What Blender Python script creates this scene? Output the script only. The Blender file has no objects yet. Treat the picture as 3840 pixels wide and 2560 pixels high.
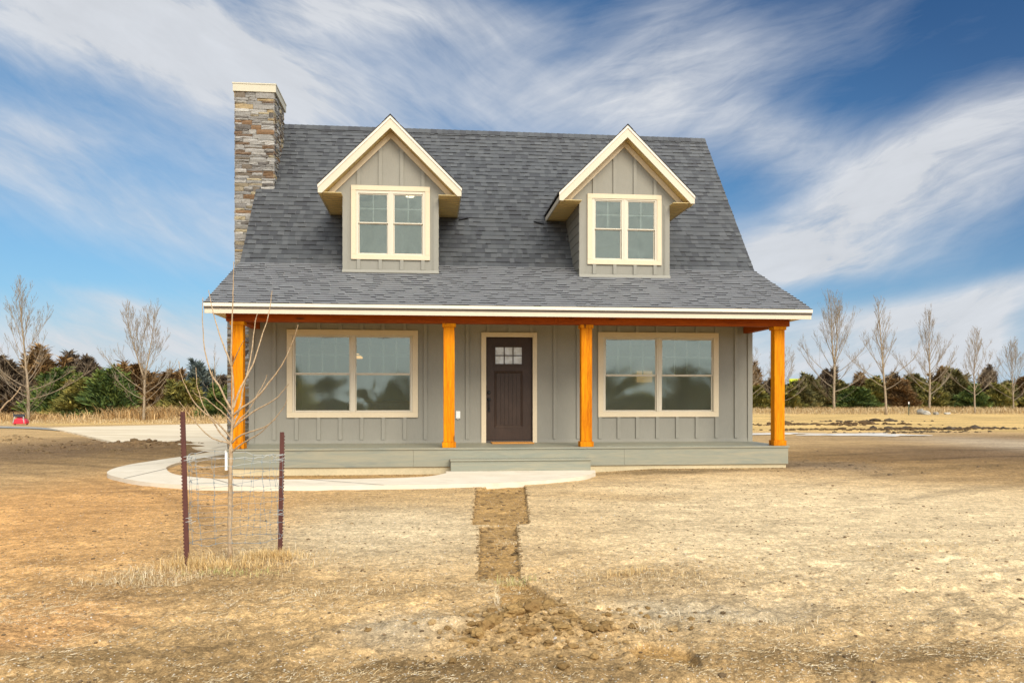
import bpy, math, random
import numpy as np
from mathutils import Vector, Matrix, noise as mnoise

SC = bpy.context.scene
COL = SC.collection
R = math.radians
random.seed(11)
RNG = np.random.RandomState(7)

# ------------------------------------------------------------------ helpers
def hexlin(r, g, b):
    f = lambda c: (c/255/12.92) if c/255 <= .04045 else ((c/255+.055)/1.055)**2.4
    return (f(r), f(g), f(b))

class MB:
    """collects geometry for one mesh object, with a colour per face"""
    def __init__(s): s.v = []; s.f = []; s.c = []; s.usec = False
    def face(s, pts, col=None):
        n = len(s.v); s.v.extend([tuple(p) for p in pts]); s.f.append(tuple(range(n, n+len(pts))))
        if col is not None: s.usec = True
        s.c.append(col or (1, 1, 1))
    def poly(s, verts, faces, col=None):
        n = len(s.v); s.v.extend([tuple(p) for p in verts])
        for f in faces:
            s.f.append(tuple(i+n for i in f)); s.c.append(col or (1, 1, 1))
        if col is not None: s.usec = True
    def box(s, x0, x1, y0, y1, z0, z1, col=None):
        v = [(x0,y0,z0),(x1,y0,z0),(x1,y1,z0),(x0,y1,z0),(x0,y0,z1),(x1,y0,z1),(x1,y1,z1),(x0,y1,z1)]
        s.poly(v, [(0,3,2,1),(4,5,6,7),(0,1,5,4),(1,2,6,5),(2,3,7,6),(3,0,4,7)], col)
    def prism(s, pts, vec, col=None):
        """extrude a planar polygon (3d pts) along vec"""
        n = len(pts); v = [tuple(p) for p in pts] + [tuple(a+b for a, b in zip(p, vec)) for p in pts]
        fs = [tuple(range(n))[::-1], tuple(range(n, 2*n))] + [(i, (i+1) % n, n+(i+1) % n, n+i) for i in range(n)]
        s.poly(v, fs, col)
    def tube(s, pts, rad, k=6, col=None, cap=True):
        pts = [Vector(p) for p in pts]
        if not hasattr(rad, '__len__'): rad = [rad]*len(pts)
        rings = []; prev = None
        for i, p in enumerate(pts):
            d = (pts[min(i+1, len(pts)-1)] - pts[max(i-1, 0)])
            if d.length < 1e-9: d = Vector((0, 0, 1))
            d.normalize()
            if prev is None:
                a = d.cross(Vector((0.31, 0.95, 0.05)));
                if a.length < .1: a = d.cross(Vector((1, 0, 0)))
            else: a = prev - d*prev.dot(d)
            a.normalize(); prev = a; b = d.cross(a)
            rings.append([p + (a*math.cos(t*2*math.pi/k) + b*math.sin(t*2*math.pi/k))*rad[i] for t in range(k)])
        v = [q for r_ in rings for q in r_]; fs = []
        for i in range(len(pts)-1):
            for t in range(k):
                fs.append((i*k+t, i*k+(t+1) % k, (i+1)*k+(t+1) % k, (i+1)*k+t))
        if cap: fs += [tuple(range(k))[::-1], tuple(range((len(pts)-1)*k, len(pts)*k))]
        s.poly(v, fs, col)
    def lathe(s, c, prof, k=16, axis='z', col=None):
        """prof = [(r, h)...] around an axis through c"""
        v = []
        for r_, h in prof:
            for t in range(k):
                a = 2*math.pi*t/k; x, y = r_*math.cos(a), r_*math.sin(a)
                q = (x, y, h) if axis == 'z' else ((x, -h, y) if axis == 'y' else (h, x, y))
                v.append((c[0]+q[0], c[1]+q[1], c[2]+q[2]))
        fs = [(i*k+t, i*k+(t+1) % k, (i+1)*k+(t+1) % k, (i+1)*k+t) for i in range(len(prof)-1) for t in range(k)]
        fs += [tuple(range(k))[::-1], tuple(range((len(prof)-1)*k, len(prof)*k))]
        s.poly(v, fs, col)
    def build(s, name, mat, parent=None, smooth=False, bevel=0):
        me = bpy.data.meshes.new(name); me.from_pydata(s.v, [], s.f)
        if s.usec:
            at = me.color_attributes.new('Col', 'FLOAT_COLOR', 'CORNER')
            ln = np.array([len(f) for f in s.f]); cc = np.repeat(np.array(s.c, dtype=np.float32), ln, axis=0)
            at.data.foreach_set('color', np.c_[cc, np.ones(len(cc))].astype(np.float32).ravel())
        me.materials.append(mat); me.update()
        if smooth: me.polygons.foreach_set('use_smooth', [True]*len(me.polygons))
        o = bpy.data.objects.new(name, me); COL.objects.link(o)
        if parent: o.parent = parent
        if bevel:
            m = o.modifiers.new('bev', 'BEVEL'); m.width = bevel; m.segments = 2; m.limit_method = 'ANGLE'
        return o

def empty(name, loc=(0, 0, 0), rz=0):
    o = bpy.data.objects.new(name, None); COL.objects.link(o); o.location = loc; o.rotation_euler = (0, 0, rz)
    o.empty_display_size = .2
    return o
def tag(o, label=None, cat=None, group=None, kind=None):
    if label: o['label'] = label
    if cat: o['category'] = cat
    if group: o['group'] = group
    if kind: o['kind'] = kind
    return o
def copy_tree(o, parent=None):
    c = o.copy(); COL.objects.link(c); c.parent = parent
    for ch in list(o.children): copy_tree(ch, c)
    return c

# numpy quads / tris straight into a mesh
def np_mesh(name, V, F, mat, cols=None, parent=None, smooth=False):
    V = np.asarray(V, dtype=np.float32); F = np.asarray(F, dtype=np.int32)
    me = bpy.data.meshes.new(name); k = F.shape[1]
    me.vertices.add(len(V)); me.vertices.foreach_set('co', V.ravel())
    me.loops.add(F.size); me.loops.foreach_set('vertex_index', F.ravel())
    me.polygons.add(len(F)); me.polygons.foreach_set('loop_start', np.arange(0, F.size, k, dtype=np.int32))
    me.update(calc_edges=True)
    if cols is not None:
        at = me.color_attributes.new('Col', 'FLOAT_COLOR', 'POINT')
        at.data.foreach_set('color', np.c_[cols, np.ones(len(cols))].astype(np.float32).ravel())
    me.polygons.foreach_set('use_smooth', [smooth]*len(me.polygons))
    me.materials.append(mat); me.validate()
    o = bpy.data.objects.new(name, me); COL.objects.link(o)
    if parent: o.parent = parent
    return o

# numpy value noise
_P = np.random.RandomState(3).rand(512, 512).astype(np.float32)
def vnoise(x, y):
    x = np.asarray(x, dtype=np.float64); y = np.asarray(y, dtype=np.float64)
    xi = np.floor(x).astype(int); yi = np.floor(y).astype(int); fx = x-xi; fy = y-yi
    fx = fx*fx*(3-2*fx); fy = fy*fy*(3-2*fy)
    g = lambda a, b: _P[a % 512, b % 512]
    return (g(xi, yi)*(1-fx)+g(xi+1, yi)*fx)*(1-fy) + (g(xi, yi+1)*(1-fx)+g(xi+1, yi+1)*fx)*fy - .5
def fbm(x, y, o=4, l=2.03, g=.5):
    t = 0; a = 1
    for i in range(o):
        t = t + a*vnoise(x+17.3*i, y-9.1*i); x = x*l; y = y*l; a *= g
    return t

# ------------------------------------------------------------------ materials
class NT:
    def __init__(s, nt): s.nt = nt; s.L = nt.links
    def n(s, typ, **kw):
        nd = s.nt.nodes.new(typ)
        for k, v in kw.items():
            if k.startswith('i_'):
                key = k[2:]; key = int(key) if key.isdigit() else key.replace('_', ' ')
                s.set(nd.inputs[key], v)
            else: setattr(nd, k, v)
        return nd
    def set(s, sock, v):
        if isinstance(v, bpy.types.NodeSocket): s.L.new(v, sock)
        elif isinstance(v, bpy.types.Node): s.L.new(v.outputs[0], sock)
        else:
            if sock.type == 'RGBA' and len(v) == 3: v = (*v, 1)
            sock.default_value = v
    def m(s, op, a, b=0.0, c=0.0, clamp=False):
        nd = s.nt.nodes.new('ShaderNodeMath'); nd.operation = op; nd.use_clamp = clamp
        for i, v in enumerate((a, b, c)): s.set(nd.inputs[i], v)
        return nd.outputs[0]
    def mix(s, fac, a, b, mode='MIX'):
        nd = s.nt.nodes.new('ShaderNodeMix'); nd.data_type = 'RGBA'; nd.blend_type = mode
        s.set(nd.inputs[0], fac); s.set(nd.inputs[6], a); s.set(nd.inputs[7], b)
        return nd.outputs[2]
    def rng(s, v, a, b, c=0.0, d=1.0):
        nd = s.nt.nodes.new('ShaderNodeMapRange'); s.set(nd.inputs[0], v)
        for i, q in enumerate((a, b, c, d)): s.set(nd.inputs[i+1], q)
        return nd.outputs[0]
    def noise(s, vec, scale, detail=4, rough=.55, dist=0):
        nd = s.n('ShaderNodeTexNoise'); s.set(nd.inputs['Vector'], vec)
        nd.inputs['Scale'].default_value = scale; nd.inputs['Detail'].default_value = detail
        nd.inputs['Roughness'].default_value = rough; nd.inputs['Distortion'].default_value = dist
        return nd.outputs['Fac']
    def mapping(s, vec, scale=(1, 1, 1), rot=(0, 0, 0), loc=(0, 0, 0)):
        nd = s.n('ShaderNodeMapping'); s.set(nd.inputs[0], vec)
        nd.inputs['Scale'].default_value = scale; nd.inputs['Rotation'].default_value = rot; nd.inputs['Location'].default_value = loc
        return nd.outputs[0]

def material(name):
    m = bpy.data.materials.new(name); m.use_nodes = True
    t = NT(m.node_tree); b = m.node_tree.nodes['Principled BSDF']
    t.b = b; t.pos = t.n('ShaderNodeTexCoord').outputs['Object']
    return m, t
def bump(t, h, strength=.3, dist=.01):
    nd = t.n('ShaderNodeBump', i_Strength=strength, i_Distance=dist, i_Height=h); t.set(t.b.inputs['Normal'], nd.outputs[0])

def paint(name, col, rough=.6, grain=(30, 30, 3), gs=.25, var=.10, dirt=.12, bdist=.003):
    m, t = material(name)
    g = t.noise(t.mapping(t.pos, grain), 4, 5, .6)
    big = t.noise(t.pos, 1.3, 4, .6)
    sp = t.noise(t.pos, 45, 2, .6)
    v = t.m('ADD', t.rng(g, .25, .75, 1-var, 1+var), t.rng(big, .3, .7, -dirt, dirt))
    v = t.m('ADD', v, t.rng(sp, .3, .7, -.03, .03))
    c = t.mix(1.0, col, t.n('ShaderNodeCombineColor', i_Red=v, i_Green=v, i_Blue=v).outputs[0], 'MULTIPLY')
    t.set(t.b.inputs['Base Color'], c); t.b.inputs['Roughness'].default_value = rough
    t.b.inputs['Specular IOR Level'].default_value = .35
    bump(t, g, gs, bdist)
    return m

def attr_mat(name, rough=.85, spec=.2, ns=40, var=.15, bs=.3, bd=.004, trans=0):
    m, t = material(name)
    a = t.n('ShaderNodeAttribute', attribute_name='Col').outputs['Color']
    g = t.noise(t.pos, ns, 4, .65)
    v = t.rng(g, .25, .75, 1-var, 1+var)
    c = t.mix(1.0, a, t.n('ShaderNodeCombineColor', i_Red=v, i_Green=v, i_Blue=v).outputs[0], 'MULTIPLY')
    t.set(t.b.inputs['Base Color'], c); t.b.inputs['Roughness'].default_value = rough
    t.b.inputs['Specular IOR Level'].default_value = spec
    if bs: bump(t, g, bs, bd)
    return m

def wood(name, axis, c1, c2, knot=(.10, .03, .008)):
    """stained cedar, grain running along axis"""
    m, t = material(name)
    sc = {'x': (1.2, 22, 22), 'z': (22, 22, 1.2), 'y': (22, 1.2, 22)}[axis]
    g = t.noise(t.mapping(t.pos, sc), 2.2, 6, .62, .6)
    big = t.noise(t.mapping(t.pos, tuple(q*.12 for q in sc)), 3, 3, .5)
    ks = {'x': (1.3, 5, 5), 'z': (5, 5, 1.3), 'y': (5, 1.3, 5)}[axis]
    vo = t.n('ShaderNodeTexVoronoi', i_Scale=1.35); t.set(vo.inputs['Vector'], t.mapping(t.pos, ks, (0, 0, 0), (.37, .71, .13)))
    kd = t.rng(vo.outputs['Distance'], .09, .17, 1, 0)
    ring = t.rng(t.m('SINE', t.m('MULTIPLY', vo.outputs['Distance'], 70.0)), -1, 1, .0, .35)
    rk = t.m('MULTIPLY', ring, t.rng(vo.outputs['Distance'], .05, .3, 1, 0))
    f = t.m('ADD', t.rng(g, .3, .72, 0, .75), t.rng(big, .3, .7, -.25, .3))
    f = t.m('ADD', f, rk, clamp=True)
    oi = t.n('ShaderNodeObjectInfo'); hair = t.noise(t.mapping(t.pos, tuple(q*2.6 for q in sc)), 2.6, 4, .6, .3)
    f = t.m('ADD', f, t.m('ADD', t.m('MULTIPLY', oi.outputs['Random'], .20), t.rng(hair, .35, .65, -.16, .22)), clamp=True)
    c = t.mix(f, c1, c2); c = t.mix(t.m('MULTIPLY', kd, .85), c, knot)
    t.set(t.b.inputs['Base Color'], c); t.b.inputs['Roughness'].default_value = .62
    t.b.inputs['Specular IOR Level'].default_value = .3
    t.b.inputs['Specular IOR Level'].default_value = .08; bump(t, g, .35, .004)
    return m

M = {}
SID = (.248, .236, .193)
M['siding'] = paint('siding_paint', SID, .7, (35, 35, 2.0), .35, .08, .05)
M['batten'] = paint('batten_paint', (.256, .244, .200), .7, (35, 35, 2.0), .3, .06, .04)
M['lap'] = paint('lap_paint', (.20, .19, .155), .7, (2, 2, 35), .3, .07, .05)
M['trim'] = paint('cream_trim', (.61, .51, .345), .5, (8, 8, 8), .08, .03, .03)
M['fascia'] = paint('cream_fascia', (.56, .495, .37), .5, (2, 20, 20), .08, .03, .03)
M['gutter'] = paint('drip_edge', (.68, .62, .50), .4, (2, 20, 20), .05, .02, .02)
M['soffit'] = paint('soffit_vinyl', (.60, .46, .20), .55, (8, 8, 8), .05, .03, .03)
M['sash'] = paint('vinyl_sash', (.58, .52, .40), .35, (8, 8, 8), .03, .02, .02)
M['grille'] = paint('grille_bar', (.30, .31, .27), .4, (8, 8, 8), .02, .02, .02)
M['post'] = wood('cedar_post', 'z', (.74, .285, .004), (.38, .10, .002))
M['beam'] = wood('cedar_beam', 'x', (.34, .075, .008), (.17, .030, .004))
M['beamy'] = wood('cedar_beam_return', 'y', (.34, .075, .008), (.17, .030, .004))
M['found'] = paint('concrete_foundation', (.50, .42, .26), .9, (6, 6, 6), .5, .10, .14)
M['white'] = paint('white_plastic', (.78, .77, .72), .4, (6, 6, 6), .03, .02, .02)
M['black'] = paint('black_metal', (.012, .011, .011), .35, (9, 9, 9), .03, .02, .02)
M['glassback'] = paint('plaster_wall', (.62, .63, .52), .8, (4, 4, 4), .05, .05, .05)
M['floorin'] = paint('room_floor', (.26, .20, .12), .5, (4, 20, 4), .05, .15, .1)

def deck_mat(name, sc):
    m, t = material(name)
    g = t.noise(t.mapping(t.pos, sc), 1.4, 6, .6, 1.6)
    g2 = t.noise(t.mapping(t.pos, tuple(q*.6 for q in sc)), 1.1, 4, .6, 2.2)
    fine = t.noise(t.mapping(t.pos, (2, 60, 60)), 3, 3, .6)
    c = t.mix(t.rng(g, .4, .66), (.22, .225, .170), (.285, .262, .18))
    c = t.mix(t.rng(g2, .60, .76, 0, .75), c, (.15, .17, .15))
    v = t.rng(fine, .3, .7, .93, 1.07)
    c = t.mix(1.0, c, t.n('ShaderNodeCombineColor', i_Red=v, i_Green=v, i_Blue=v).outputs[0], 'MULTIPLY')
    t.set(t.b.inputs['Base Color'], c); t.b.inputs['Roughness'].default_value = .5
    bump(t, fine, .25, .002)
    return m
M['deck'] = deck_mat('composite_deck', (.55, 2.5, 5))

def door_mat():
    m, t = material('brown_door')
    g = t.noise(t.mapping(t.pos, (40, 40, 3)), 3, 5, .6)
    big = t.noise(t.pos, 3, 3, .5)
    c = t.mix(t.rng(g, .3, .7), (.052, .030, .019), (.030, .018, .012))
    c = t.mix(t.rng(big, .5, .8, 0, .5), c, (.072, .043, .029))
    t.set(t.b.inputs['Base Color'], c); t.b.inputs['Roughness'].default_value = .5; t.b.inputs['Specular IOR Level'].default_value = .25
    bump(t, g, .15, .002); return m
M['door'] = door_mat()

def glass_mat(name, refl, rough=.015, wav=.10, sc=.9, tint=(.85, .92, .88)):
    """insulated glazing: sees through to the room, mirrors the sky, a little bowed"""
    m = bpy.data.materials.new(name); m.use_nodes = True; t = NT(m.node_tree)
    m.node_tree.nodes.remove(m.node_tree.nodes['Principled BSDF'])
    out = m.node_tree.nodes['Material Output']
    pos = t.n('ShaderNodeTexCoord').outputs['Object']
    h = t.noise(pos, sc, 2, .4, .6)
    bp = t.n('ShaderNodeBump', i_Strength=wav, i_Distance=.05, i_Height=h)
    fr = t.n('ShaderNodeFresnel', i_IOR=1.5)
    fac = t.m('ADD', t.m('MULTIPLY', fr.outputs[0], 1.6), refl, clamp=True)
    gl = t.n('ShaderNodeBsdfGlossy', i_Roughness=rough); t.set(gl.inputs['Normal'], bp.outputs[0]); gl.inputs['Color'].default_value = (.66, .76, .66, 1)
    tr = t.n('ShaderNodeBsdfTransparent'); tr.inputs['Color'].default_value = (*tint, 1)
    df = t.n('ShaderNodeBsdfDiffuse'); df.inputs['Color'].default_value = (.34, .36, .29, 1); mv = t.n('ShaderNodeMixShader', i_Fac=.13); t.set(mv.inputs[1], tr.outputs[0]); t.set(mv.inputs[2], df.outputs[0])   # insect screens, plus a grey veil mixed into every pane to lift blacks
    mx = t.n('ShaderNodeMixShader', i_Fac=fac); t.set(mx.inputs[1], mv.outputs[0]); t.set(mx.inputs[2], gl.outputs[0])
    t.L.new(mx.outputs[0], out.inputs['Surface']); return m
M['glass'] = glass_mat('window_glass', .09, .05, .40, .7, (.72, .80, .72))
M['glass_up'] = glass_mat('dormer_glass', .06, .06, .4, 2.2, (.8, .86, .82))

def frosted():
    m, t = material('textured_door_glass')
    h = t.noise(t.pos, 60, 3, .6)
    t.b.inputs['Base Color'].default_value = (.62, .66, .66, 1); t.b.inputs['Roughness'].default_value = .25
    c = t.mix(t.rng(t.noise(t.pos, 9, 4, .6), .35, .7), (.62, .65, .66), (.38, .37, .30)); t.set(t.b.inputs['Base Color'], c)
    bump(t, h, .3, .003); return m
M['frost'] = frosted()

def emis(name, col, s):
    m = bpy.data.materials.new(name); m.use_nodes = True; b = m.node_tree.nodes['Principled BSDF']
    b.inputs['Base Color'].default_value = (*col, 1); b.inputs['Emission Color'].default_value = (*col, 1); b.inputs['Emission Strength'].default_value = s
    return m
M['lamp'] = emis('lit_lamp', (1, .80, .50), 3.0)
M['glowdim'] = emis('dim_warm_glow', (1, .62, .30), .35)
M['lampwarm'] = emis('lit_warm_lamp', (1, .50, .14), 1.1)
def curtain():
    m, t = material('pale_curtain')
    g = t.noise(t.mapping(t.pos, (5, 5, 1.2)), 2.2, 4, .6, 2.0)
    c = t.mix(t.rng(g, .3, .7), (.13, .14, .14), (.30, .31, .30)); t.set(t.b.inputs['Base Color'], c); t.b.inputs['Roughness'].default_value = .9
    bump(t, g, .6, .02); return m
M['curtain'] = curtain()

M['stone'] = attr_mat('ledge_stone', .85, .25, 28, .22, .6, .012)
def shingle():
    m, t = material('asphalt_shingle')
    a = t.n('ShaderNodeAttribute', attribute_name='Col').outputs['Color']
    g = t.noise(t.pos, 90, 3, .7); g2 = t.noise(t.pos, 1.2, 4, .6)
    v = t.m('MULTIPLY', t.rng(g, .3, .7, .86, 1.14), t.rng(g2, .3, .7, .90, 1.10))
    c = t.mix(1.0, a, t.n('ShaderNodeCombineColor', i_Red=v, i_Green=v, i_Blue=v).outputs[0], 'MULTIPLY')
    t.set(t.b.inputs['Base Color'], c); t.b.inputs['Roughness'].default_value = .62; t.b.inputs['Specular IOR Level'].default_value = .5
    t.b.inputs['Sheen Weight'].default_value = .8; t.b.inputs['Sheen Roughness'].default_value = .4
    bump(t, g, .4, .003); return m
M['shingle'] = shingle()

def concrete(name, c1, c2, streak):
    m, t = material(name)
    g = t.noise(t.mapping(t.pos, streak), 1.0, 6, .6, .5); f = t.noise(t.pos, 60, 3, .6); b2 = t.noise(t.pos, 1.7, 4, .6)
    c = t.mix(t.rng(g, .35, .7), c1, c2)
    c = t.mix(t.rng(b2, .58, .75, 0, .35), c, (.42, .34, .23))
    v = t.rng(f, .3, .7, .96, 1.04)
    c = t.mix(1.0, c, t.n('ShaderNodeCombineColor', i_Red=v, i_Green=v, i_Blue=v).outputs[0], 'MULTIPLY')
    t.set(t.b.inputs['Base Color'], c); t.b.inputs['Roughness'].default_value = .9; t.b.inputs['Specular IOR Level'].default_value = .2
    bump(t, f, .15, .002); return m
M['concrete'] = concrete('broom_concrete', (.62, .55, .42), (.70, .63, .50), (2, 2, 2))
M['drive'] = concrete('driveway_concrete', (.76, .66, .48), (.56, .45, .29), (.25, 1.6, 1))

# ------------------------------------------------------------------ camera (level, lens raised)
YAW = R(5.8524); CX, CY, CZ = 3.42, -15.91, 1.2736; FPX = 1856.23
cam = bpy.data.cameras.new('camera'); co = bpy.data.objects.new('camera', cam); COL.objects.link(co)
co.location = (CX, CY, CZ); co.rotation_euler = (R(90), 0, -YAW)
cam.sensor_width = 36; cam.lens = FPX/2352*36; cam.shift_y = (918-784)/2352; cam.clip_end = 5000; cam.clip_start = .1
SC.camera = co
CA, SA = math.cos(YAW), math.sin(YAW)
def along(u, k, z=0.0):
    """a spot k metres out along the view direction, u = tangent to the side"""
    return (CX + k*(SA+u*CA), CY + k*(CA-u*SA), z)
def U(px): return (px-1176)/FPX

# ------------------------------------------------------------------ terrain
# colour zones of the soil in the yard: x, y, rx, ry, colour, strength
SAND = (.62, .475, .275); TAN = (.455, .300, .135); OCH = (.50, .275, .100); MUD = (.135, .083, .042); STRAW = (.55, .37, .14)
BRN = (.25, .16, .068); WET = (.335, .20, .070)
ZONES = [
 (-0.9, -6.6, 2.3, 6.0, OCH, .95), (1.0, -11.3, .45, 1.0, (.46, .26, .105), .9),
 (7.9, -7.3, 3.3, 4.2, SAND, 1.0), (6.6, -9.4, 1.5, 1.5, SAND, .9), (2.97, -7.7, 1.2, 1.7, (.56, .44, .265), .9),
 (10.5, -8.5, 2.5, 3.0, SAND, .8), (5.06, -11.2, .6, .4, (.44, .36, .235), .8), (3.25, -11.36, .35, .35, (.42, .34, .22), .7),
 (-5.5, 7.0, 4.0, 7.5, MUD, .9), (-3.2, 5.6, 1.6, 3.2, (.17, .105, .045), .8), (-3.6, 1.5, 1.4, 2.4, (.26, .165, .07), .6),
 (13.6, .6, 3.4, 3.2, (.21, .125, .048), .95), (17.5, 2.5, 4.0, 3.6, (.15, .092, .045), .95), (14.5, -3.0, 2.6, 1.6, (.25, .155, .065), .8), (20, 9.5, 5, 2.2, (.27, .18, .09), .7), (10.9, -1.4, .9, 1.4, (.15, .11, .07), .7),
 (21.0, 5.6, 2.6, 4.6, (.40, .32, .22), .8), (24.5, 9.5, 3.0, 3.0, MUD, .5),
 (1.7, -9.8, .7, .7, BRN, .6), (5.0, -10.35, .6, .45, BRN, .45), (3.0, -12.15, 1.6, .30, BRN, .9), (1.9, -11.75, .8, .16, BRN, .8), (3.6, -11.95, .55, .10, (.15, .095, .04), .9), (5.6, -12.3, 1.2, .30, BRN, .85),
 (2.2, -11.6, .5, .4, BRN, .5), (4.9, -2.9, 2.5, .5, TAN, .4), (1.5, -2.1, 2.3, .7, WET, .8), (7.4, -2.15, 2.2, .32, (.20, .135, .062), .9),
 (3.3, -6.1, .8, .5, BRN, .25), (5.9, -5.4, .9, .5, TAN, .5),
]
STRIPS = [  # trench where turf was cut
 [(4.105, -4.16), (4.867, -3.65), (4.45, -7.60), (3.861, -7.617)],
 [(3.934, -7.66), (4.324, -7.60), (4.078, -10.138), (3.774, -10.136)],
 [(3.93, -10.2), (4.10, -10.2), (4.26, -10.95), (3.86, -10.95)],
]
CRACK = [(4.41, -11.89), (4.55, -11.73), (4.74, -11.9), (4.70, -12.2), (4.46, -12.1)]
def inquad(x, y, q, soft=.02):
    x = x+.055*fbm(x/.7, y/.7, 4, 2.1, .5)*.35; y = y+.015*fbm(x/.2+9, y/.2, 3)
    """signed softness inside a convex polygon"""
    m = np.full(np.shape(x), 1e9)
    n = len(q)
    area = sum(q[i][0]*q[(i+1) % n][1]-q[(i+1) % n][0]*q[i][1] for i in range(n))
    sg = 1 if area > 0 else -1
    for i in range(n):
        (x0, y0), (x1, y1) = q[i], q[(i+1) % n]; L = math.hypot(x1-x0, y1-y0)
        m = np.minimum(m, sg*((x1-x0)*(y-y0)-(y1-y0)*(x-x0))/L)
    return np.clip(m/soft+.5, 0, 1)
HEAP = (4.03, -11.45)
def ground_z(x, y):
    x = np.asarray(x, dtype=float); y = np.asarray(y, dtype=float)
    near = np.clip((40-np.hypot(x-4, y+6))/30, 0, 1)
    h = .030*fbm(x/2.3, y/2.3, 3) + .010*fbm(x/.35, y/.35, 3)
    rough = np.clip((-8.0-y)/3.5, 0, 1)
    rr = fbm(x/.42+4, y/.42, 5, 2.1, .6)
    h = h + rough*.050*(np.abs(rr)*1.6-.25) + rough*.012*fbm(x/.09, y/.09, 3)
    # tyre ruts at the left and right
    left = np.exp(-((x+5.0)/3.5)**2-((y-7)/6)**2)
    h = h + left*(.05*fbm(x/1.1, y/.5, 4) )
    right = np.exp(-((x-14)/5)**2-((y-1)/6)**2)
    h = h + right*.035*fbm(x/1.6, y/.5, 4)
    # mounds of turned earth
    for mx, my, rx, ry, mh in ((-9.5, 10.7, .8, .9, .22), (-4.3, 8.0, 1.3, .5, .14), (-5.4, 7.5, .9, .5, .10), (HEAP[0], HEAP[1]+.1, .28, .30, .06), (3.55, -11.3, .14, .1, .04),
                            (1.0, -11.5, .5, .8, .05), (4.62, -12.35, .1, .08, .05), (-2.9, 6.2, .7, .5, .08)):
        g = np.exp(-((x-mx)/rx)**2-((y-my)/ry)**2)
        h = h + g*(mh + .5*mh*fbm(x/.3, y/.3, 4)*2)
    for q in STRIPS: 
        s = inquad(x, y, q, .012); h = h*(1-.7*s) - .030*s + s*.022*fbm(x/.2, y/.16, 5)
    s = inquad(x, y, CRACK, .02); h = h*(1-.5*s) - .030*s
    # kept level and low under the house and slabs
    hs = np.clip(1-np.maximum(np.maximum(-.1-x, x-10.1), np.maximum(-2.1-y, y-8))/.6, 0, 1)
    h = h*(1-hs) - .02*hs
    h = h + .062*np.clip((x-6.2)/1.2, 0, 1)*np.exp(-((y+1.6)/1.5)**2)
    return h*near - .010

def axis_pts(lo, hi, step, grow, far):
    a = list(np.arange(lo, hi+1e-6, step)); s = step
    b = []; p = a[-1]
    while p < far: s *= grow; p += s; b.append(p)
    c = []; p = a[0]; s = step
    while p > -far: s *= grow; p -= s; c.append(p)
    return np.array(c[::-1]+a+b)
xs = axis_pts(-1.0, 9.0, .026, 1.045, 1500.0)
xs = np.sort(np.concatenate([xs[(xs < 3.68) | (xs > 4.95)], np.arange(3.69, 4.945, .009)]))
# rows: finest where the camera stands close, then growing towards the horizon
ys = [-13.0]; s = .018
while ys[-1] < 1500: ys.append(ys[-1]+s); s = max(.016, min(.0038*(ys[-1]-CY), 60)) if ys[-1] < 60 else s*1.1
b = []; p = -13.0; s = .03
while p > -1500: s *= 1.09; p -= s; b.append(p)
ys = np.array(b[::-1]+ys)
GX, GY = np.meshgrid(xs, ys)
GZ = ground_z(GX, GY)
wx = GX + .45*fbm(GX/1.2, GY/1.2, 4) ; wy = GY + .6*fbm(GX/1.3+50, GY/1.3, 4)
colr = np.ones(GX.shape+(3,))*np.array(TAN)
for (zx, zy, rx, ry, c, st) in ZONES:
    rr = ((wx-zx)/rx)**2+((wy-zy)/ry)**2
    w = (np.exp(-rr**1.5*.8)*st)[..., None]; colr = colr*(1-w)+np.array(c)*w
# streaks of pale dust and darker soil drawn out by wheels
st = fbm(GX/1.4+.3*GY, GY/.45, 5, 2.1, .65)
colr *= (1+.26*np.clip(st, -.5, .5))[..., None]
st2 = fbm(GX/.33, GY/.2, 5, 2.1, .65)
colr *= (1+.24*np.clip(st2, -.5, .5))[..., None]
# wheel tracks sweeping round on the left and past the right corner
for (tx0, ty0, R0, w0, x_lo, x_hi, y_lo, y_hi, am) in [(-14.0, -14.0, r0, .16, -6, 2.2, -12, 8, a0) for r0, a0 in ((12.6, .30), (13.1, -.22), (14.4, .34), (14.9, -.2), (16.6, .3), (18.2, .34), (19.8, .3))]+[(24.0, -26.0, r0, .2, 8, 26, -8, 9, a0) for r0, a0 in ((24.5, .26), (26.3, .3), (28.2, .34), (30.2, .3))]:
    d_ = np.hypot(GX-tx0, GY-ty0)-R0+.35*fbm(GX/2.5, GY/2.5, 3); m_ = np.exp(-(d_/w0)**2)*np.clip((GX-x_lo)/1.5, 0, 1)*np.clip((x_hi-GX)/1.5, 0, 1)*np.clip((y_hi-GY)/2, 0, 1)*np.clip((GY-y_lo)/2, 0, 1)
    tr_ = .6+.8*(fbm(GX/.5, GY/.5, 4)+.3); colr *= (1-am*np.clip(m_*tr_, 0, 1))[..., None]
# dry grass beyond the yard
kk = (GX-CX)*SA+(GY-CY)*CA
side = (GX-CX)*CA-(GY-CY)*SA
lim = np.where(side > 0, 31.0+2.0*fbm(GX/6, GY/3, 3)*4, 41.0+2*fbm(GX/5, GY/5, 3)*4)
w = np.clip((kk-lim)/3.0, 0, 1)[..., None]
sc_ = np.array(STRAW)*(1+.45*fbm(GX/3.0, GY/1.4, 5, 2.1, .6))[..., None]
colr = colr*(1-w)+sc_*w
for q in STRIPS+[CRACK]:
    s = inquad(GX, GY, q, .012)[..., None]; colr = colr*(1-.9*s)+.9*s*np.array(WET)*(1+.35*fbm(GX/.35, GY/.25, 5))[..., None]
g = np.exp(-(((wx-HEAP[0])/.42)**2+((wy-HEAP[1])/.42)**2)**1.5)[..., None]; colr = colr*(1-.75*g)+.75*g*np.array((.33, .215, .095))
colr = np.clip(colr, .02, .8)

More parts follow.
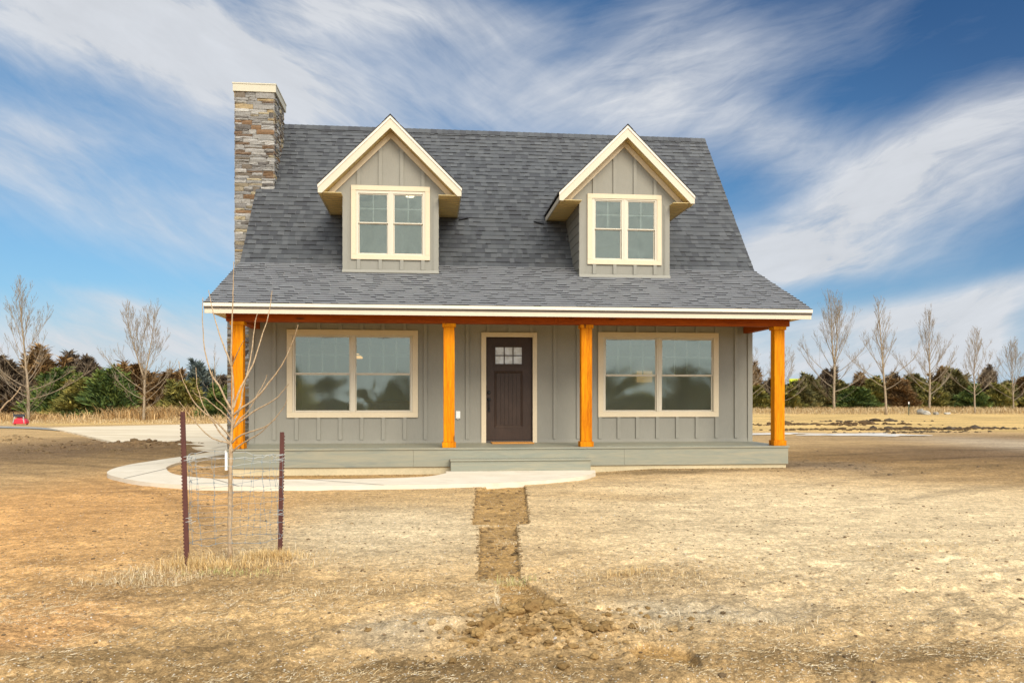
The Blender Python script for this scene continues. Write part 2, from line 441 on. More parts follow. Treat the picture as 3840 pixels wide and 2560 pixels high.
def ground_mat():
    m, t = material('yard_soil')
    a = t.n('ShaderNodeAttribute', attribute_name='Col').outputs['Color']
    n1 = t.noise(t.pos, 7, 8, .72); n2 = t.noise(t.pos, 60, 4, .75); n3 = t.noise(t.mapping(t.pos, (6, 16, 6)), 3.2, 6, .7, .5)
    v = t.m('MULTIPLY', t.rng(n1, .28, .72, .70, 1.28), t.rng(n2, .25, .75, .62, 1.38))
    v = t.m('MULTIPLY', v, t.rng(n3, .3, .7, .84, 1.16)); n4 = t.noise(t.mapping(t.pos, (1, .6, 1)), 24, 4, .7); v = t.m('MULTIPLY', v, t.rng(n4, .28, .72, .66, 1.34))
    c = t.mix(1.0, a, t.n('ShaderNodeCombineColor', i_Red=v, i_Green=v, i_Blue=v).outputs[0], 'MULTIPLY')
    # grains: every crumb its own tone
    for sc_, lo_, hi_ in ((55.0, .83, 1.20), (150.0, .80, 1.24), (21.0, .92, 1.08)):
        vg = t.n('ShaderNodeTexVoronoi', i_Scale=sc_); t.set(vg.inputs['Vector'], t.pos); cg = t.n('ShaderNodeSeparateColor'); t.set(cg.inputs[0], vg.outputs['Color'])
        vv = t.rng(cg.outputs[0], 0, 1, lo_, hi_); c = t.mix(1.0, c, t.n('ShaderNodeCombineColor', i_Red=vv, i_Green=vv, i_Blue=vv).outputs[0], 'MULTIPLY')
    # pale grit
    vo = t.n('ShaderNodeTexVoronoi', i_Scale=38.0); t.set(vo.inputs['Vector'], t.pos)
    cell = t.n('ShaderNodeSeparateColor'); t.set(cell.inputs[0], vo.outputs['Color'])
    fl = t.m('MULTIPLY', t.rng(vo.outputs['Distance'], .16, .24, 1, 0), t.m('GREATER_THAN', cell.outputs[0], .62))
    c = t.mix(t.m('MULTIPLY', fl, .65), c, (.70, .64, .52))
    vd = t.n('ShaderNodeTexVoronoi', i_Scale=17.0); t.set(vd.inputs['Vector'], t.pos)
    ce2 = t.n('ShaderNodeSeparateColor'); t.set(ce2.inputs[0], vd.outputs['Color'])
    fd = t.m('MULTIPLY', t.rng(vd.outputs['Distance'], .12, .22, 1, 0), t.m('GREATER_THAN', ce2.outputs[1], .78))
    c = t.mix(t.m('MULTIPLY', fd, .7), c, (.12, .085, .05))
    t.set(t.b.inputs['Base Color'], c); t.b.inputs['Roughness'].default_value = .95; t.b.inputs['Specular IOR Level'].default_value = .12
    h = t.m('ADD', t.m('MULTIPLY', n1, 1.2), t.m('MULTIPLY', n2, .35))
    bump(t, t.m('ADD', h, t.m('MULTIPLY', fl, .15)), .75, .022); return m
M['ground'] = ground_mat()
ny, nx = GX.shape
idx = np.arange(ny*nx).reshape(ny, nx)
F = np.stack([idx[:-1, :-1], idx[:-1, 1:], idx[1:, 1:], idx[1:, :-1]], -1).reshape(-1, 4)
gr = np_mesh('ground', np.stack([GX, GY, GZ], -1).reshape(-1, 3), F, M['ground'], colr.reshape(-1, 3), smooth=True)
tag(gr, kind='structure')

# slabs ---------------------------------------------------------------
def smooth_line(pts, n=6):
    out = []
    for i in range(len(pts)-1):
        p0 = pts[max(i-1, 0)]; p1 = pts[i]; p2 = pts[i+1]; p3 = pts[min(i+2, len(pts)-1)]
        for j in range(n):
            t = j/n
            out.append(tuple(.5*((2*p1[k])+(-p0[k]+p2[k])*t+(2*p0[k]-5*p1[k]+4*p2[k]-p3[k])*t*t+(-p0[k]+3*p1[k]-3*p2[k]+p3[k])*t**3) for k in range(len(p1))))
    out.append(pts[-1]); return out
outer = [(-1.89, 2.33), (-2.12, .97), (-2.24, -.11), (-2.13, -1.15), (-1.83, -2.0), (-1.2, -2.9), (-.55, -3.56), (.3, -4.0), (1.35, -4.2), (2.64, -4.17), (3.51, -4.16), (4.14, -4.08), (4.81, -3.9), (5.39, -3.57), (5.93, -3.02), (6.24, -2.36)]
inner = [(-1.12, 2.97), (-1.34, 1.87), (-1.46, .56), (-1.36, -.5), (-1.13, -1.26), (-.77, -2.05), (-.30, -2.62), (.31, -3.0), (1.51, -3.17), (2.57, -3.15), (3.38, -2.9), (3.76, -2.19)]
def resample(pts, n):
    pts = smooth_line(pts, 10); L = [0]
    for a, b in zip(pts, pts[1:]): L.append(L[-1]+math.dist(a, b))
    out = []; j = 0
    for i in range(n+1):
        d = L[-1]*i/n
        while j < len(L)-2 and L[j+1] < d: j += 1
        t = (d-L[j])/max(L[j+1]-L[j], 1e-9); out.append(tuple(a+(b-a)*t for a, b in zip(pts[j], pts[j+1])))
    return out
n = 90; A = resample(outer[:-1] + [outer[-1]], n); B = resample(inner, n)
B[-1] = (3.70, -2.04)
mb = MB(); ZT = .05
JO = {18, 34, 50, 63}
for i in range(n):
    a0, a1, b0, b1 = A[i], A[i+1], B[i], B[i+1]
    mb.face([(*a0, ZT), (*a1, ZT), (*b1, ZT), (*b0, ZT)])
    # rounded edges and sides
    mb.face([(*a0, ZT), (*a0, -.12), (*a1, -.12), (*a1, ZT)])
    mb.face([(*b0, ZT), (*b1, ZT), (*b1, -.12), (*b0, -.12)])
mb.face([(*A[n], ZT), (6.30, -2.0, ZT), (3.70, -2.0, ZT), (*B[n], ZT)])
mb.face([(*A[n], ZT), (*A[n], -.12), (6.30, -2.0, -.12), (6.30, -2.0, ZT)])
wk = mb.build('walkway', M['concrete']); tag(wk, kind='structure')
mj = MB()
for i in JO:
    a, b_ = Vector((*A[i], ZT+.004)), Vector((*B[min(i+(4 if i > 40 else 0), n)], ZT+.004)); d = (b_-a).normalized(); q = Vector((-d.y, d.x, 0))*.011
    mj.face([a-q, b_-q, b_+q, a+q])
M['joint'] = paint('joint_line', (.24, .20, .15), .9)
jj = mj.build('walkway_joint', M['joint']); jj.parent = wk
drv = [(-1.89, 2.33), (-1.69, 3.96), (-1.80, 4.34), (-2.15, 4.9), (-2.73, 5.86), (-3.86, 8.13), (-4.68, 7.75), (-5.23, 7.81), (-7.29, 11.43), (-11.2, 18.21), (-13.5, 22.0), (-7.01, 27.44), (4, 33.0), (9.0, 33), (9, 8.6), (0.2, 8.6), (-1.12, 2.97)]
mb = MB(); mb.prism([(x, y, -.12) for x, y in drv], (0, 0, .168)); dv = mb.build('driveway', M['drive']); tag(dv, kind='structure')
mj = MB()
for (x0, y0, x1, y1) in ((-6.6, 11.0, -.3, 11.6), (-3.3, 7.4, 0, 7.7), (-10.2, 17.5, 0, 18.6), (-2.0, 5.0, -2.0, 28)):
    a, b_ = Vector((x0, y0, .052)), Vector((x1, y1, .052)); d = (b_-a).normalized(); q = Vector((-d.y, d.x, 0))*.012
    mj.face([a-q, b_-q, b_+q, a+q])
jj = mj.build('driveway_joint', M['joint']); jj.parent = dv
# gravel lane off the driveway to the left
mb = MB(); pts = smooth_line([(-11.4, 18.6), (-14, 21.5), (-18, 23.5), (-26, 25.5), (-40, 26)], 5); pt2 = smooth_line([(-13.5, 22.3), (-16, 24.6), (-20, 26.2), (-28, 27.5), (-40, 28)], 5)
for i in range(len(pts)-1): mb.face([(*pts[i], .018), (*pts[i+1], .018), (*pt2[i+1], .018), (*pt2[i], .018)])
M['lane'] = paint('gravel_lane', (.30, .29, .25), .95, (9, 9, 9), .4, .2, .15)
ln = mb.build('gravel_lane', M['lane']); tag(ln, kind='structure')
# frozen puddles beyond the right corner of the porch
def blob_sheet(name, cx, cy, rx, ry, z, mat, seed):
    mb = MB(); n_ = 60; P_ = []
    for i in range(n_):
        a = 2*math.pi*i/n_; r_ = 1+.9*mnoise.noise(Vector((math.cos(a)*2+seed, math.sin(a)*2, seed)))+.3*mnoise.noise(Vector((math.cos(a)*7, math.sin(a)*7, seed)))
        P_.append((cx+rx*r_*math.cos(a), cy+ry*r_*math.sin(a), z))
    mb.prism(P_, (0, 0, .008)); o = mb.build(name, mat); tag(o, kind='structure'); return o
M['ice'] = paint('puddle_ice', (.58, .55, .49), .8, (3, 9, 3), .2, .25, .3)
blob_sheet('puddle_ice', 18.9, 12.0, 1.9, 1.0, .012, M['ice'], 1.0)
blob_sheet('puddle_ice', 15.4, 13.0, 2.2, .7, .012, M['ice'], 5.0)

# ------------------------------------------------------------------ house
ZD = .43; W = 9.965; P = 1.693
house = empty('house', (0, 0, 0))
tag(house, 'grey board and batten farmhouse with dark shingle roof, two dormers and stone chimney', 'house')
YB, ZB, YR, ZR = .6223, 4.0175, 3.715, 7.795      # pitch break, ridge
YE, ZE = -1.977, 2.915                            # eave
SL, SU = (ZB-ZE)/(YB-YE), (ZR-ZB)/(YR-YB)
XL, XR = -.32, 10.285                             # rake ends
YW2 = 7.43
ZC = 2.757                                        # porch ceiling
DOR = [dict(cx=2.680, x0=1.757, x1=3.598, win=(1.915, 3.435, 3.996, 5.430), gl=((2.073, 2.602), (2.749, 3.276)), dz=.01),
       dict(cx=7.312, x0=6.402, x1=8.240, win=(6.561, 8.076, 3.978, 5.388), gl=((6.730, 7.238), (7.399, 7.922)), dz=-.02)]
def zroof(y): return ZE+SL*(y-YE) if y < YB else ZB+SU*(y-YB)

WINS = [dict(win=(.698, 3.202, .930, 2.628), gl=((.859, 1.879), (2.016, 3.044)), zs=(1.07, 1.755, 1.795, 2.485)),
        dict(win=(6.778, 9.264, .930, 2.628), gl=((6.941, 7.955), (8.098, 9.122)), zs=(1.066, 1.745, 1.785, 2.48))]
DOORX = (4.54, 5.457); DTRIM = (4.441, 5.548, 2.603)
# front wall, built round its openings
mb = MB()
xsb = [0, .76, 3.14, DTRIM[0]+.06, DTRIM[1]-.06, 6.84, 9.20, W]
mb.box(0, .76, 0, .12, .30, ZC); mb.box(.76, 3.14, 0, .12, .30, .99); mb.box(.76, 3.14, 0, .12, 2.57, ZC)
mb.box(3.14, DTRIM[0]+.06, 0, .12, .30, ZC); mb.box(DTRIM[0]+.06, DTRIM[1]-.06, 0, .12, 2.55, ZC)
mb.box(DTRIM[1]-.06, 6.84, 0, .12, .30, ZC); mb.box(6.84, 9.20, 0, .12, .30, .99); mb.box(6.84, 9.20, 0, .12, 2.57, ZC); mb.box(9.20, W, 0, .12, .30, ZC)
mb.build('front_wall', M['siding'], house)
# gable end walls and back wall
for X0, X1, nm in ((0, .12, 'side_wall'), (W-.12, W, 'side_wall')):
    mb = MB(); mb.prism([(X0, .121, .30), (X0, YW2, .30), (X0, YW2, zroof(2*YR-YW2)-.2), (X0, YR, ZR-.28), (X0, YB, ZB-.25), (X0, .121, 3.55)], (X1-X0, 0, 0)); mb.build(nm, M['siding'], house)
mb = MB(); mb.box(.12, W-.12, YW2-.12, YW2-.001, .30, 3.0); mb.build('back_wall', M['siding'], house)
# battens
bw = .067
def strip(name, mat, par, *b_, bevel=.002):
    mb = MB(); mb.box(*b_); return mb.build(name, mat, par, bevel=bevel)
for x in (.461, 3.345, 4.165, 5.906, 6.375, 9.632): strip('batten', M['batten'], house, x-bw/2, x+bw/2, -.030, 0, .50, ZC)
for x in (.880, 1.300, 1.708, 2.120, 2.532, 2.945, 6.817, 7.200, 7.580, 7.991, 8.403, 8.812, 9.222):
    strip('batten', M['batten'], house, x-bw/2, x+bw/2, -.030, 0, .50, .93); strip('batten', M['batten'], house, x-bw/2, x+bw/2, -.030, 0, 2.63, ZC)
for x in (4.576, 5.008, 5.446): strip('batten', M['batten'], house, x-bw/2, x+bw/2, -.021, 0, 2.604, ZC)
for a, b_ in ((.09, 4.44), (5.55, 9.875)): strip('base_board', M['batten'], house, a, b_, -.016, 0, .42, .498, bevel=0)
for x0, x1 in ((-.012, .088), (9.877, W+.012)):
    mb = MB(); mb.box(x0, x1, -.026, -.001, .42, ZC); mb.build('corner_board', M['batten'], house, bevel=.002)

def window(par, win, gl, zs, Y=0.0, cols=2, muz=None, gmat='glass', nmu=1):
    x0, x1, z0, z1 = win; t = .105 if cols == 4 else .095
    mb = MB()
    mb.box(x0, x1, Y-.036, Y, z1-t, z1); mb.box(x0, x1, Y-.036, Y, z0, z0+t); mb.box(x0, x0+t, Y-.036, Y, z0+t, z1-t); mb.box(x1-t, x1, Y-.036, Y, z0+t, z1-t)
    fr = mb.build('window', M['trim'], par, bevel=.004)
    # vinyl frame inside the casing
    gx0, gx1 = gl[0][0], gl[1][1]; gz0, gz1 = zs[0], zs[3]
    mb = MB()
    ix0, ix1, iz0, iz1 = x0+t+.001, x1-t-.001, z0+t+.001, z1-t-.001; s_ = .022
    mb.box(ix0, gx0-s_, Y-.022, Y+.09, iz0, iz1); mb.box(gx1+s_, ix1, Y-.022, Y+.09, iz0, iz1)
    mb.box(gx0-s_, gx1+s_, Y-.022, Y+.09, iz0, gz0-s_); mb.box(gx0-s_, gx1+s_, Y-.022, Y+.09, gz1+s_, iz1)
    mb.box(gl[0][1]+s_, gl[1][0]-s_, Y-.020, Y+.09, gz0-s_, gz1+s_)
    m_ = (gl[0][1]+gl[1][0])/2; mb.box(m_-.014, m_+.014, Y-.027, Y-.020, iz0, iz1)
    mb.build('frame', M['sash'], fr, bevel=.003)
    for a, b_ in gl:
        for lo, hi, yy in ((zs[0], zs[1], Y+.022), (zs[2], zs[3], Y-.004)):
            mb = MB()
            mb.box(a-s_+.001, a, yy, yy+.03, lo-s_+.001, hi+s_-.001); mb.box(b_, b_+s_-.001, yy, yy+.03, lo-s_+.001, hi+s_-.001)
            mb.box(a, b_, yy, yy+.03, lo-s_+.001, lo); mb.box(a, b_, yy, yy+.03, hi, hi+s_-.001)
            mb.build('sash', M['sash'], fr, bevel=.002)
            mb = MB(); mb.face([(a-.002, yy+.012, lo-.002), (b_+.002, yy+.012, lo-.002), (b_+.002, yy+.012, hi+.002), (a-.002, yy+.012, hi+.002)])
            mb.build('pane', M[gmat], fr)
        # grille bars between the glass in the upper sash
        mb = MB(); g = .009
        for i in range(1, cols):
            x = a+(b_-a)*i/cols; mb.box(x-g, x+g, Y+.012, Y+.016, zs[2], zs[3])
        zz = (zs[2]+zs[3])/2; mb.box(a, b_, Y+.0125, Y+.0155, zz-g, zz+g)
        mb.build('grille', M['grille'], fr)
    return fr
for d in WINS: window(house, d['win'], d['gl'], d['zs'], 0, 4)

# rooms seen through the glass
mb = MB()
def room(mb, x0, x1, y0, y1, z0, z1):
    mb.face([(x0, y1, z0), (x1, y1, z0), (x1, y1, z1), (x0, y1, z1)]); mb.face([(x0, y0, z0), (x0, y1, z0), (x0, y1, z1), (x0, y0, z1)])
    mb.face([(x1, y0, z0), (x1, y1, z0), (x1, y1, z1), (x1, y0, z1)]); mb.face([(x0, y0, z1), (x0, y1, z1), (x1, y1, z1), (x1, y0, z1)])
room(mb, .13, 4.40, .125, 5.5, .45, 2.74); room(mb, 5.60, W-.13, .125, 5.5, .45, 2.74)
mb.build('room_wall', M['glassback'], house)
mb = MB(); mb.box(.13, W-.13, .125, 5.5, .40, .45); mb.build('room_floor', M['floorin'], house)
mb = MB(); mb.box(1.5, 3.6, 2.6, 3.3, .45, .85); mb.box(1.5, 3.6, 3.3, 3.5, .45, 1.25); mb.build('sofa', M['floorin'], house, bevel=.05)
mb = MB(); mb.box(7.0, 8.0, 2.0, 3.0, .45, .90); mb.build('table', M['floorin'], house, bevel=.02)
mb = MB(); mb.lathe((1.96, .9, 2.12), [(.02, .10), (.11, .02), (.10, 0)], 16); mb.build('wall_lamp', M['lampwarm'], house)
mb = MB(); mb.box(9.0, 9.42, 5.44, 5.46, 1.75, 2.05); mb.build('warm_glow_rect', M['glowdim'], house)  # glowing rectangle added for the warm reflection in the right window

# front door
mb = MB(); dt = DTRIM
mb.box(dt[0], DOORX[0]-.004, -.034, 0, ZD, dt[2]); mb.box(DOORX[1]+.004, dt[1], -.034, 0, ZD, dt[2]); mb.box(DOORX[0]-.004, DOORX[1]+.004, -.034, 0, 2.513, dt[2])
dfr = mb.build('door_frame', M['trim'], house, bevel=.003)
mb = MB(); mb.box(DOORX[0]-.003, DOORX[0]+.012, .001, .11, ZD, 2.512); mb.box(DOORX[1]-.012, DOORX[1]+.003, .001, .11, ZD, 2.512); mb.box(DOORX[0]+.012, DOORX[1]-.012, .001, .11, 2.50, 2.512)
mb.build('door_jamb', M['door'], dfr)
door = empty('door'); door.parent = house
x0, x1 = DOORX[0]+.013, DOORX[1]-.013; yd = .045; z0, z1 = ZD+.045, 2.498
lx0, lx1, lz0, lz1 = 4.695, 5.282, 1.955, 2.345        # lite opening
px0, px1, pz0, pz1 = 4.715, 5.262, .735, 1.835         # lower panel
mb = MB()
mb.box(x0, lx0, yd, yd+.045, z0, z1); mb.box(lx1, x1, yd, yd+.045, z0, z1); mb.box(lx0, lx1, yd, yd+.045, lz1, z1); mb.box(lx0, lx1, yd, yd+.045, z0, pz0)
mb.box(lx0, lx1, yd, yd+.045, pz1, lz0); mb.box(lx0, px0, yd, yd+.045, pz0, pz1); mb.box(px1, lx1, yd, yd+.045, pz0, pz1)
mb.build('door_slab', M['door'], door)
mb = MB(); q = .045
def bev(mb, a, b_, c, d, dep, w):   # sunk bevel round a panel
    o_ = [(a, yd-.006, c), (b_, yd-.006, c), (b_, yd-.006, d), (a, yd-.006, d)]; i_ = [(a+w, yd+dep, c+w), (b_-w, yd+dep, c+w), (b_-w, yd+dep, d-w), (a+w, yd+dep, d-w)]
    for k in range(4): mb.face([o_[k], o_[(k+1) % 4], i_[(k+1) % 4], i_[k]])
bev(mb, px0-.012, px1+.012, pz0-.012, pz1+.012, .022, q)
bev(mb, px0-.012, px0+.0, pz0-.012, pz1+.012, 0, .004)
nb = 6; gw = (px1-px0-2*q+.024)/nb
for i in range(nb):
    a = px0-.012+q+gw*i; mb.box(a+.0045, a+gw-.0045, yd+.014, yd+.03, pz0+q-.012, pz1-q+.012)
mb.box(px0-.012+q, px1+.012-q, yd+.024, yd+.04, pz0+q-.012, pz1-q+.012)
mb.build('door_panel', M['door'], door)
mb = MB(); fw = .03
mb.box(lx0-.01, lx0+fw, yd-.014, yd+.03, lz0-.01, lz1+.01); mb.box(lx1-fw, lx1+.01, yd-.014, yd+.03, lz0-.01, lz1+.01)
mb.box(lx0+fw, lx1-fw, yd-.014, yd+.03, lz0-.01, lz0+fw); mb.box(lx0+fw, lx1-fw, yd-.014, yd+.03, lz1-fw, lz1+.01)
for i in (1, 2):
    x = lx0+fw+(lx1-lx0-2*fw)*i/3; mb.box(x-.008, x+.008, yd-.008, yd+.03, lz0+fw, lz1-fw)
zz = (lz0+lz1)/2; mb.box(lx0+fw, lx1-fw, yd-.0085, yd+.03, zz-.008, zz+.008)
mb.build('door_lite_frame', M['door'], door, bevel=.002)
mb = MB()
mb.box(lx0+fw, lx1-fw, yd+.012, yd+.018, lz0+fw, lz1-fw); mb.build('door_pane', M['frost'], door)
hx = 4.596
mb = MB(); mb.lathe((hx, yd-.001, 1.42), [(.034, 0), (.034, .012), (.022, .02), (.02, .03)], 20, 'y'); mb.box(hx-.004, hx+.004, yd-.045, yd-.03, 1.405, 1.435); mb.build('deadbolt', M['black'], door)
mb = MB(); mb.lathe((hx, yd-.001, 1.28), [(.040, 0), (.040, .012), (.02, .022), (.016, .03)], 20, 'y')
mb.tube([(hx, yd-.03, 1.27), (hx, yd-.055, 1.235), (hx+.002, yd-.055, 1.15), (hx, yd-.04, 1.10), (hx, yd, 1.07)], [.012, .013, .010, .010, .012], 8)
mb.lathe((hx, yd-.001, 1.06), [(.026, 0), (.026, .01), (.015, .018)], 16, 'y'); mb.build('door_handle', M['black'], door, smooth=False)
mb = MB(); mb.box(DOORX[0], DOORX[1], -.02, .10, ZD, ZD+.040); M['sill'] = paint('door_threshold', (.07, .06, .05), .4); mb.build('door_threshold', M['sill'], dfr)

# outlet with a flip cover
out = MB(); out.box(3.937, 4.027, -.030, -.001, .905, 1.052); out.box(3.945, 4.019, -.042, -.030, .915, 1.045); out.box(3.972, 3.992, -.036, -.006, .892, .905)
out.build('outlet_cover', M['white'], house, bevel=.004)

# deck ---------------------------------------------------------------
deck = empty('deck'); deck.parent = house
mb = MB(); yb = [-P-.02]
nbd = 12; bwid = (P+.02)/nbd
for i in range(nbd):
    a = -P-.02+bwid*i; splits = [-.02, 3.15+.9*((i*37) % 5)/5, W+.02] if i else [-.02, 3.73, 6.22, W+.02]
    for s0, s1 in zip(splits, splits[1:]): mb.box(s0+.0015, s1-.0015, a+.002, a+bwid-.002, ZD-.028, ZD)
mb.build('deck_floor', M['deck'], deck, bevel=.003)
mb = MB()
for s0, s1 in ((0, 3.145), (3.148, 6.902), (6.905, W)): mb.box(s0, s1, -P, -P+.025, .105, ZD-.030)
mb.box(0, .025, -P+.026, -.002, .105, ZD-.030); mb.box(W-.025, W, -P+.026, -.002, .105, ZD-.030)
mb.build('deck_skirt', M['deck'], deck)
mb = MB(); mb.box(3.775, 6.235, -2.055, -P-.001, .222, .248); st_ = mb.build('step_tread', M['deck'], deck, bevel=.008)
mb = MB(); mb.box(3.79, 6.22, -2.030, -P-.002, .052, .221); mb.build('step_riser', M['deck'], deck)
mb = MB(); mb.box(.03, W-.03, -P+.03, -P+.2, -.3, .104); mb.box(.03, .2, -P+.2, YW2, -.3, .30); mb.box(W-.2, W-.03, -P+.2, YW2, -.3, .30); mb.build('foundation', M['found'], house)

# posts ---------------------------------------------------------------
PY0 = -P+.105
for x in (.130, 3.770, 6.240, 9.850):
    w2 = .098
    mb = MB(); mb.box(x-w2, x+w2, PY0, PY0+.175, ZD+.098, 2.562); po = mb.build('post', M['post'], house, bevel=.005)
    mb = MB(); mb.box(x-w2-.024, x+w2+.024, PY0-.026, PY0+.20, ZD+.001, ZD+.097); mb.build('post_base', M['post'], po, bevel=.006)
    mb = MB(); mb.box(x-w2-.022, x+w2+.022, PY0-.022, PY0+.197, 2.562, 2.624); mb.build('post_cap', M['post'], po, bevel=.003)
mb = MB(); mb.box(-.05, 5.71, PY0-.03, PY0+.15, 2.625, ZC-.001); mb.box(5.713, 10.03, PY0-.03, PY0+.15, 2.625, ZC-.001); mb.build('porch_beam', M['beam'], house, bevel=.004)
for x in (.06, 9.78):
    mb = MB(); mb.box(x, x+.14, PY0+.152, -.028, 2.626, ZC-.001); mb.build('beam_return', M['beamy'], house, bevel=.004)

# roof ---------------------------------------------------------------
roof = empty('roof'); roof.parent = house
TH = .10
def slab(mb, xa, xb, ya, yb_):
    za, zb = zroof(ya)-.02, zroof(yb_)-.02
    mb.prism([(xa, ya, za-TH), (xa, yb_, zb-TH), (xa, yb_, zb), (xa, ya, za)], (xb-xa, 0, 0))
segs = [(XL, DOR[0]['x0']+.03), (DOR[0]['x0']+.03, DOR[0]['x1']-.03), (DOR[0]['x1']-.03, DOR[1]['x0']+.03), (DOR[1]['x0']+.03, DOR[1]['x1']-.03), (DOR[1]['x1']-.03, XR)]
mb = MB()
for i, (a, b_) in enumerate(segs):
    if i % 2 == 0: slab(mb, a+.001, b_-.001, YE, YB-.0005); slab(mb, a+.001, b_-.001, YB+.0005, YR)
    else: slab(mb, a, b_, YE, .02); slab(mb, a, b_, 2.75, YR)
mb.prism([(XL, YR, ZR-.02-TH), (XL, 7.75, ZR-.02-TH-SU*(7.75-YR)), (XL, 7.75, ZR-.02-SU*(7.75-YR)), (XL, YR, ZR-.02)], (XR-XL, 0, 0))
M['deckply'] = paint('roof_sheathing', (.12, .10, .08), .9)
mb.build('roof_deck', M['deckply'], roof)

SHC = [(.030, .033, .035), (.040, .044, .046), (.046, .050, .052), (.058, .062, .063), (.023, .025, .028), (.053, .057, .058)]
rs = random.Random(5)
def shingles(mb, origin, ex, es, en, length, slope_len, inside, exposure=.142, lift=.010, cm=1.0):
    """courses of laminated shingle tabs on a plane; origin at the eave, ex along, es up the slope, en outward"""
    origin, ex, es, en = map(Vector, (origin, ex, es, en)); nrow = int(slope_len/exposure)+1
    for r_ in range(nrow):
        s0 = r_*exposure; s1 = min(s0+exposure, slope_len)
        if s1-s0 < .01: continue
        x = -rs.random()*.25
        while x < length:
            w_ = rs.uniform(.08, .18); a, b_ = max(x, 0), min(x+w_, length); x += w_
            if b_-a < .01: continue
            for (a2, b2) in inside(a, b_, s0, s1):
                th = lift + rs.choice((0, 0, .010)); jo = rs.uniform(-.004, .004) if r_ else 0
                c = rs.choice(SHC); k = rs.uniform(.9, 1.12)*cm; c = tuple(q*k for q in c)
                p = lambda X, S, H: origin+ex*X+es*S+en*H
                v = [p(a2, s0+jo, 0), p(b2, s0+jo, 0), p(b2, s0+jo, th), p(a2, s0+jo, th), p(b2, s1, .001), p(a2, s1, .001)]
                dk = tuple(q*.35 for q in c)  # butt edges coloured darker to paint the shadow line under each course
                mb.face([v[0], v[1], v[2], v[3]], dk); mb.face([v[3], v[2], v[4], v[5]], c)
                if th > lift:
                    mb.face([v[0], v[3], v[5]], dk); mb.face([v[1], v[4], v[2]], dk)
def minus(a, b_, cuts):
    out_ = [(a, b_)]
    for c0, c1 in cuts:
        n_ = []
        for p_, q_ in out_:
            if q_ <= c0 or p_ >= c1: n_.append((p_, q_)); continue
            if p_ < c0: n_.append((p_, c0))
            if q_ > c1: n_.append((c1, q_))
        out_ = n_
    return [(p_, q_) for p_, q_ in out_ if q_-p_ > .005]
mb = MB()
ll = math.hypot(YB-YE, ZB-ZE); es = Vector((0, YB-YE, ZB-ZE))/ll; en = Vector((0, -es.z, es.y))
def ins_low(a, b_, s0, s1):
    y = YE+es.y*(s0+s1)/2
    return minus(a, b_, [(d['x0']-XL+.02, d['x1']-XL-.02) for d in DOR]) if y > .02 else [(a, b_)]
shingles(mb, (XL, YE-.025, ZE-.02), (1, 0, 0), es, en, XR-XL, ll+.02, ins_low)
lu = math.hypot(YR-YB, ZR-ZB); es2 = Vector((0, YR-YB, ZR-ZB))/lu; en2 = Vector((0, -es2.z, es2.y))
def ins_up(a, b_, s0, s1):
    z = ZB+es2.z*(s0+s1)/2
    if z > 6.62: return [(a, b_)]
    cuts = []
    for d in DOR:
        h_ = .90 if z < 5.30 else max(0, 6.62-z)/.99-.02
        if h_ > 0: cuts.append((d['cx']-h_-XL, d['cx']+h_-XL))
    return minus(a, b_, cuts)
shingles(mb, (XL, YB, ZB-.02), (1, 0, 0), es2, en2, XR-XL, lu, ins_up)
es3 = Vector((0, -es2.y, es2.z)); 
mb.face([(XR, YR, ZR-.015), (XL, YR, ZR-.015), (XL, 7.76, ZR-.015-SU*(7.76-YR)), (XR, 7.76, ZR-.015-SU*(7.76-YR))], SHC[1])
# ridge caps
x = XL
while x < XR:
    c = rs.choice(SHC); x2 = min(x+.14, XR)
    for sg in (-1, 1):
        mb.face([(x, YR, ZR+.020), (x2, YR, ZR+.012), (x2, YR+sg*.11, ZR+.012-.11*SU), (x, YR+sg*.11, ZR+.020-.11*SU)], c)
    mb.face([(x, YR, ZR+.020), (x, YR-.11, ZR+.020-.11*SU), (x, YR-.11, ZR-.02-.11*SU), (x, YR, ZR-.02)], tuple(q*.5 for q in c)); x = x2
mb.build('roof_shingles', M['shingle'], roof)
# fascia, drip edge, soffit
mb = MB(); mb.box(XL+.012, XR-.012, YE+.006, YE+.03, 2.722, ZE-.045); 
mb.build('fascia', M['fascia'], house)
mb = MB(); mb.box(XL+.002, 3.4, YE-.022, YE+.004, ZE-.078, ZE-.022); mb.box(3.4, XR-.002, YE-.024, YE+.004, ZE-.0785, ZE-.022); mb.build('drip_edge', M['gutter'], house)
for X0 in (XL+.001, XR-.021):    # rake boards on both gable ends
    mb = MB(); mb.prism([(X0, YE+.03, 2.722), (X0, YB, ZB-.24), (X0, YR, ZR-.30), (X0, YR, ZR-.028), (X0, YB, ZB-.024), (X0, YE+.03, ZE-.03)], (.02, 0, 0))
    mb.prism([(X0, YR+.001, ZR-.30), (X0, 7.75, ZR-.30-SU*4.035), (X0, 7.75, ZR-.028-SU*4.035), (X0, YR+.001, ZR-.028)], (.02, 0, 0))
    mb.build('rake_board', M['fascia'], house)
mb = MB(); yy = YE+.03; 
mb.box(XL+.022, XR-.022, YE+.031, PY0-.031, ZC+.001, ZC+.012)
x = XL+.05
while x < XR-.05: mb.box(x, x+.012, YE+.035, PY0-.035, ZC-.006, ZC+.001); x += .152
mb.box(XL+.022, XR-.022, PY0-.030, -.0005, ZC+.002, ZC+.013)
mb.build('porch_soffit', M['soffit'], house)

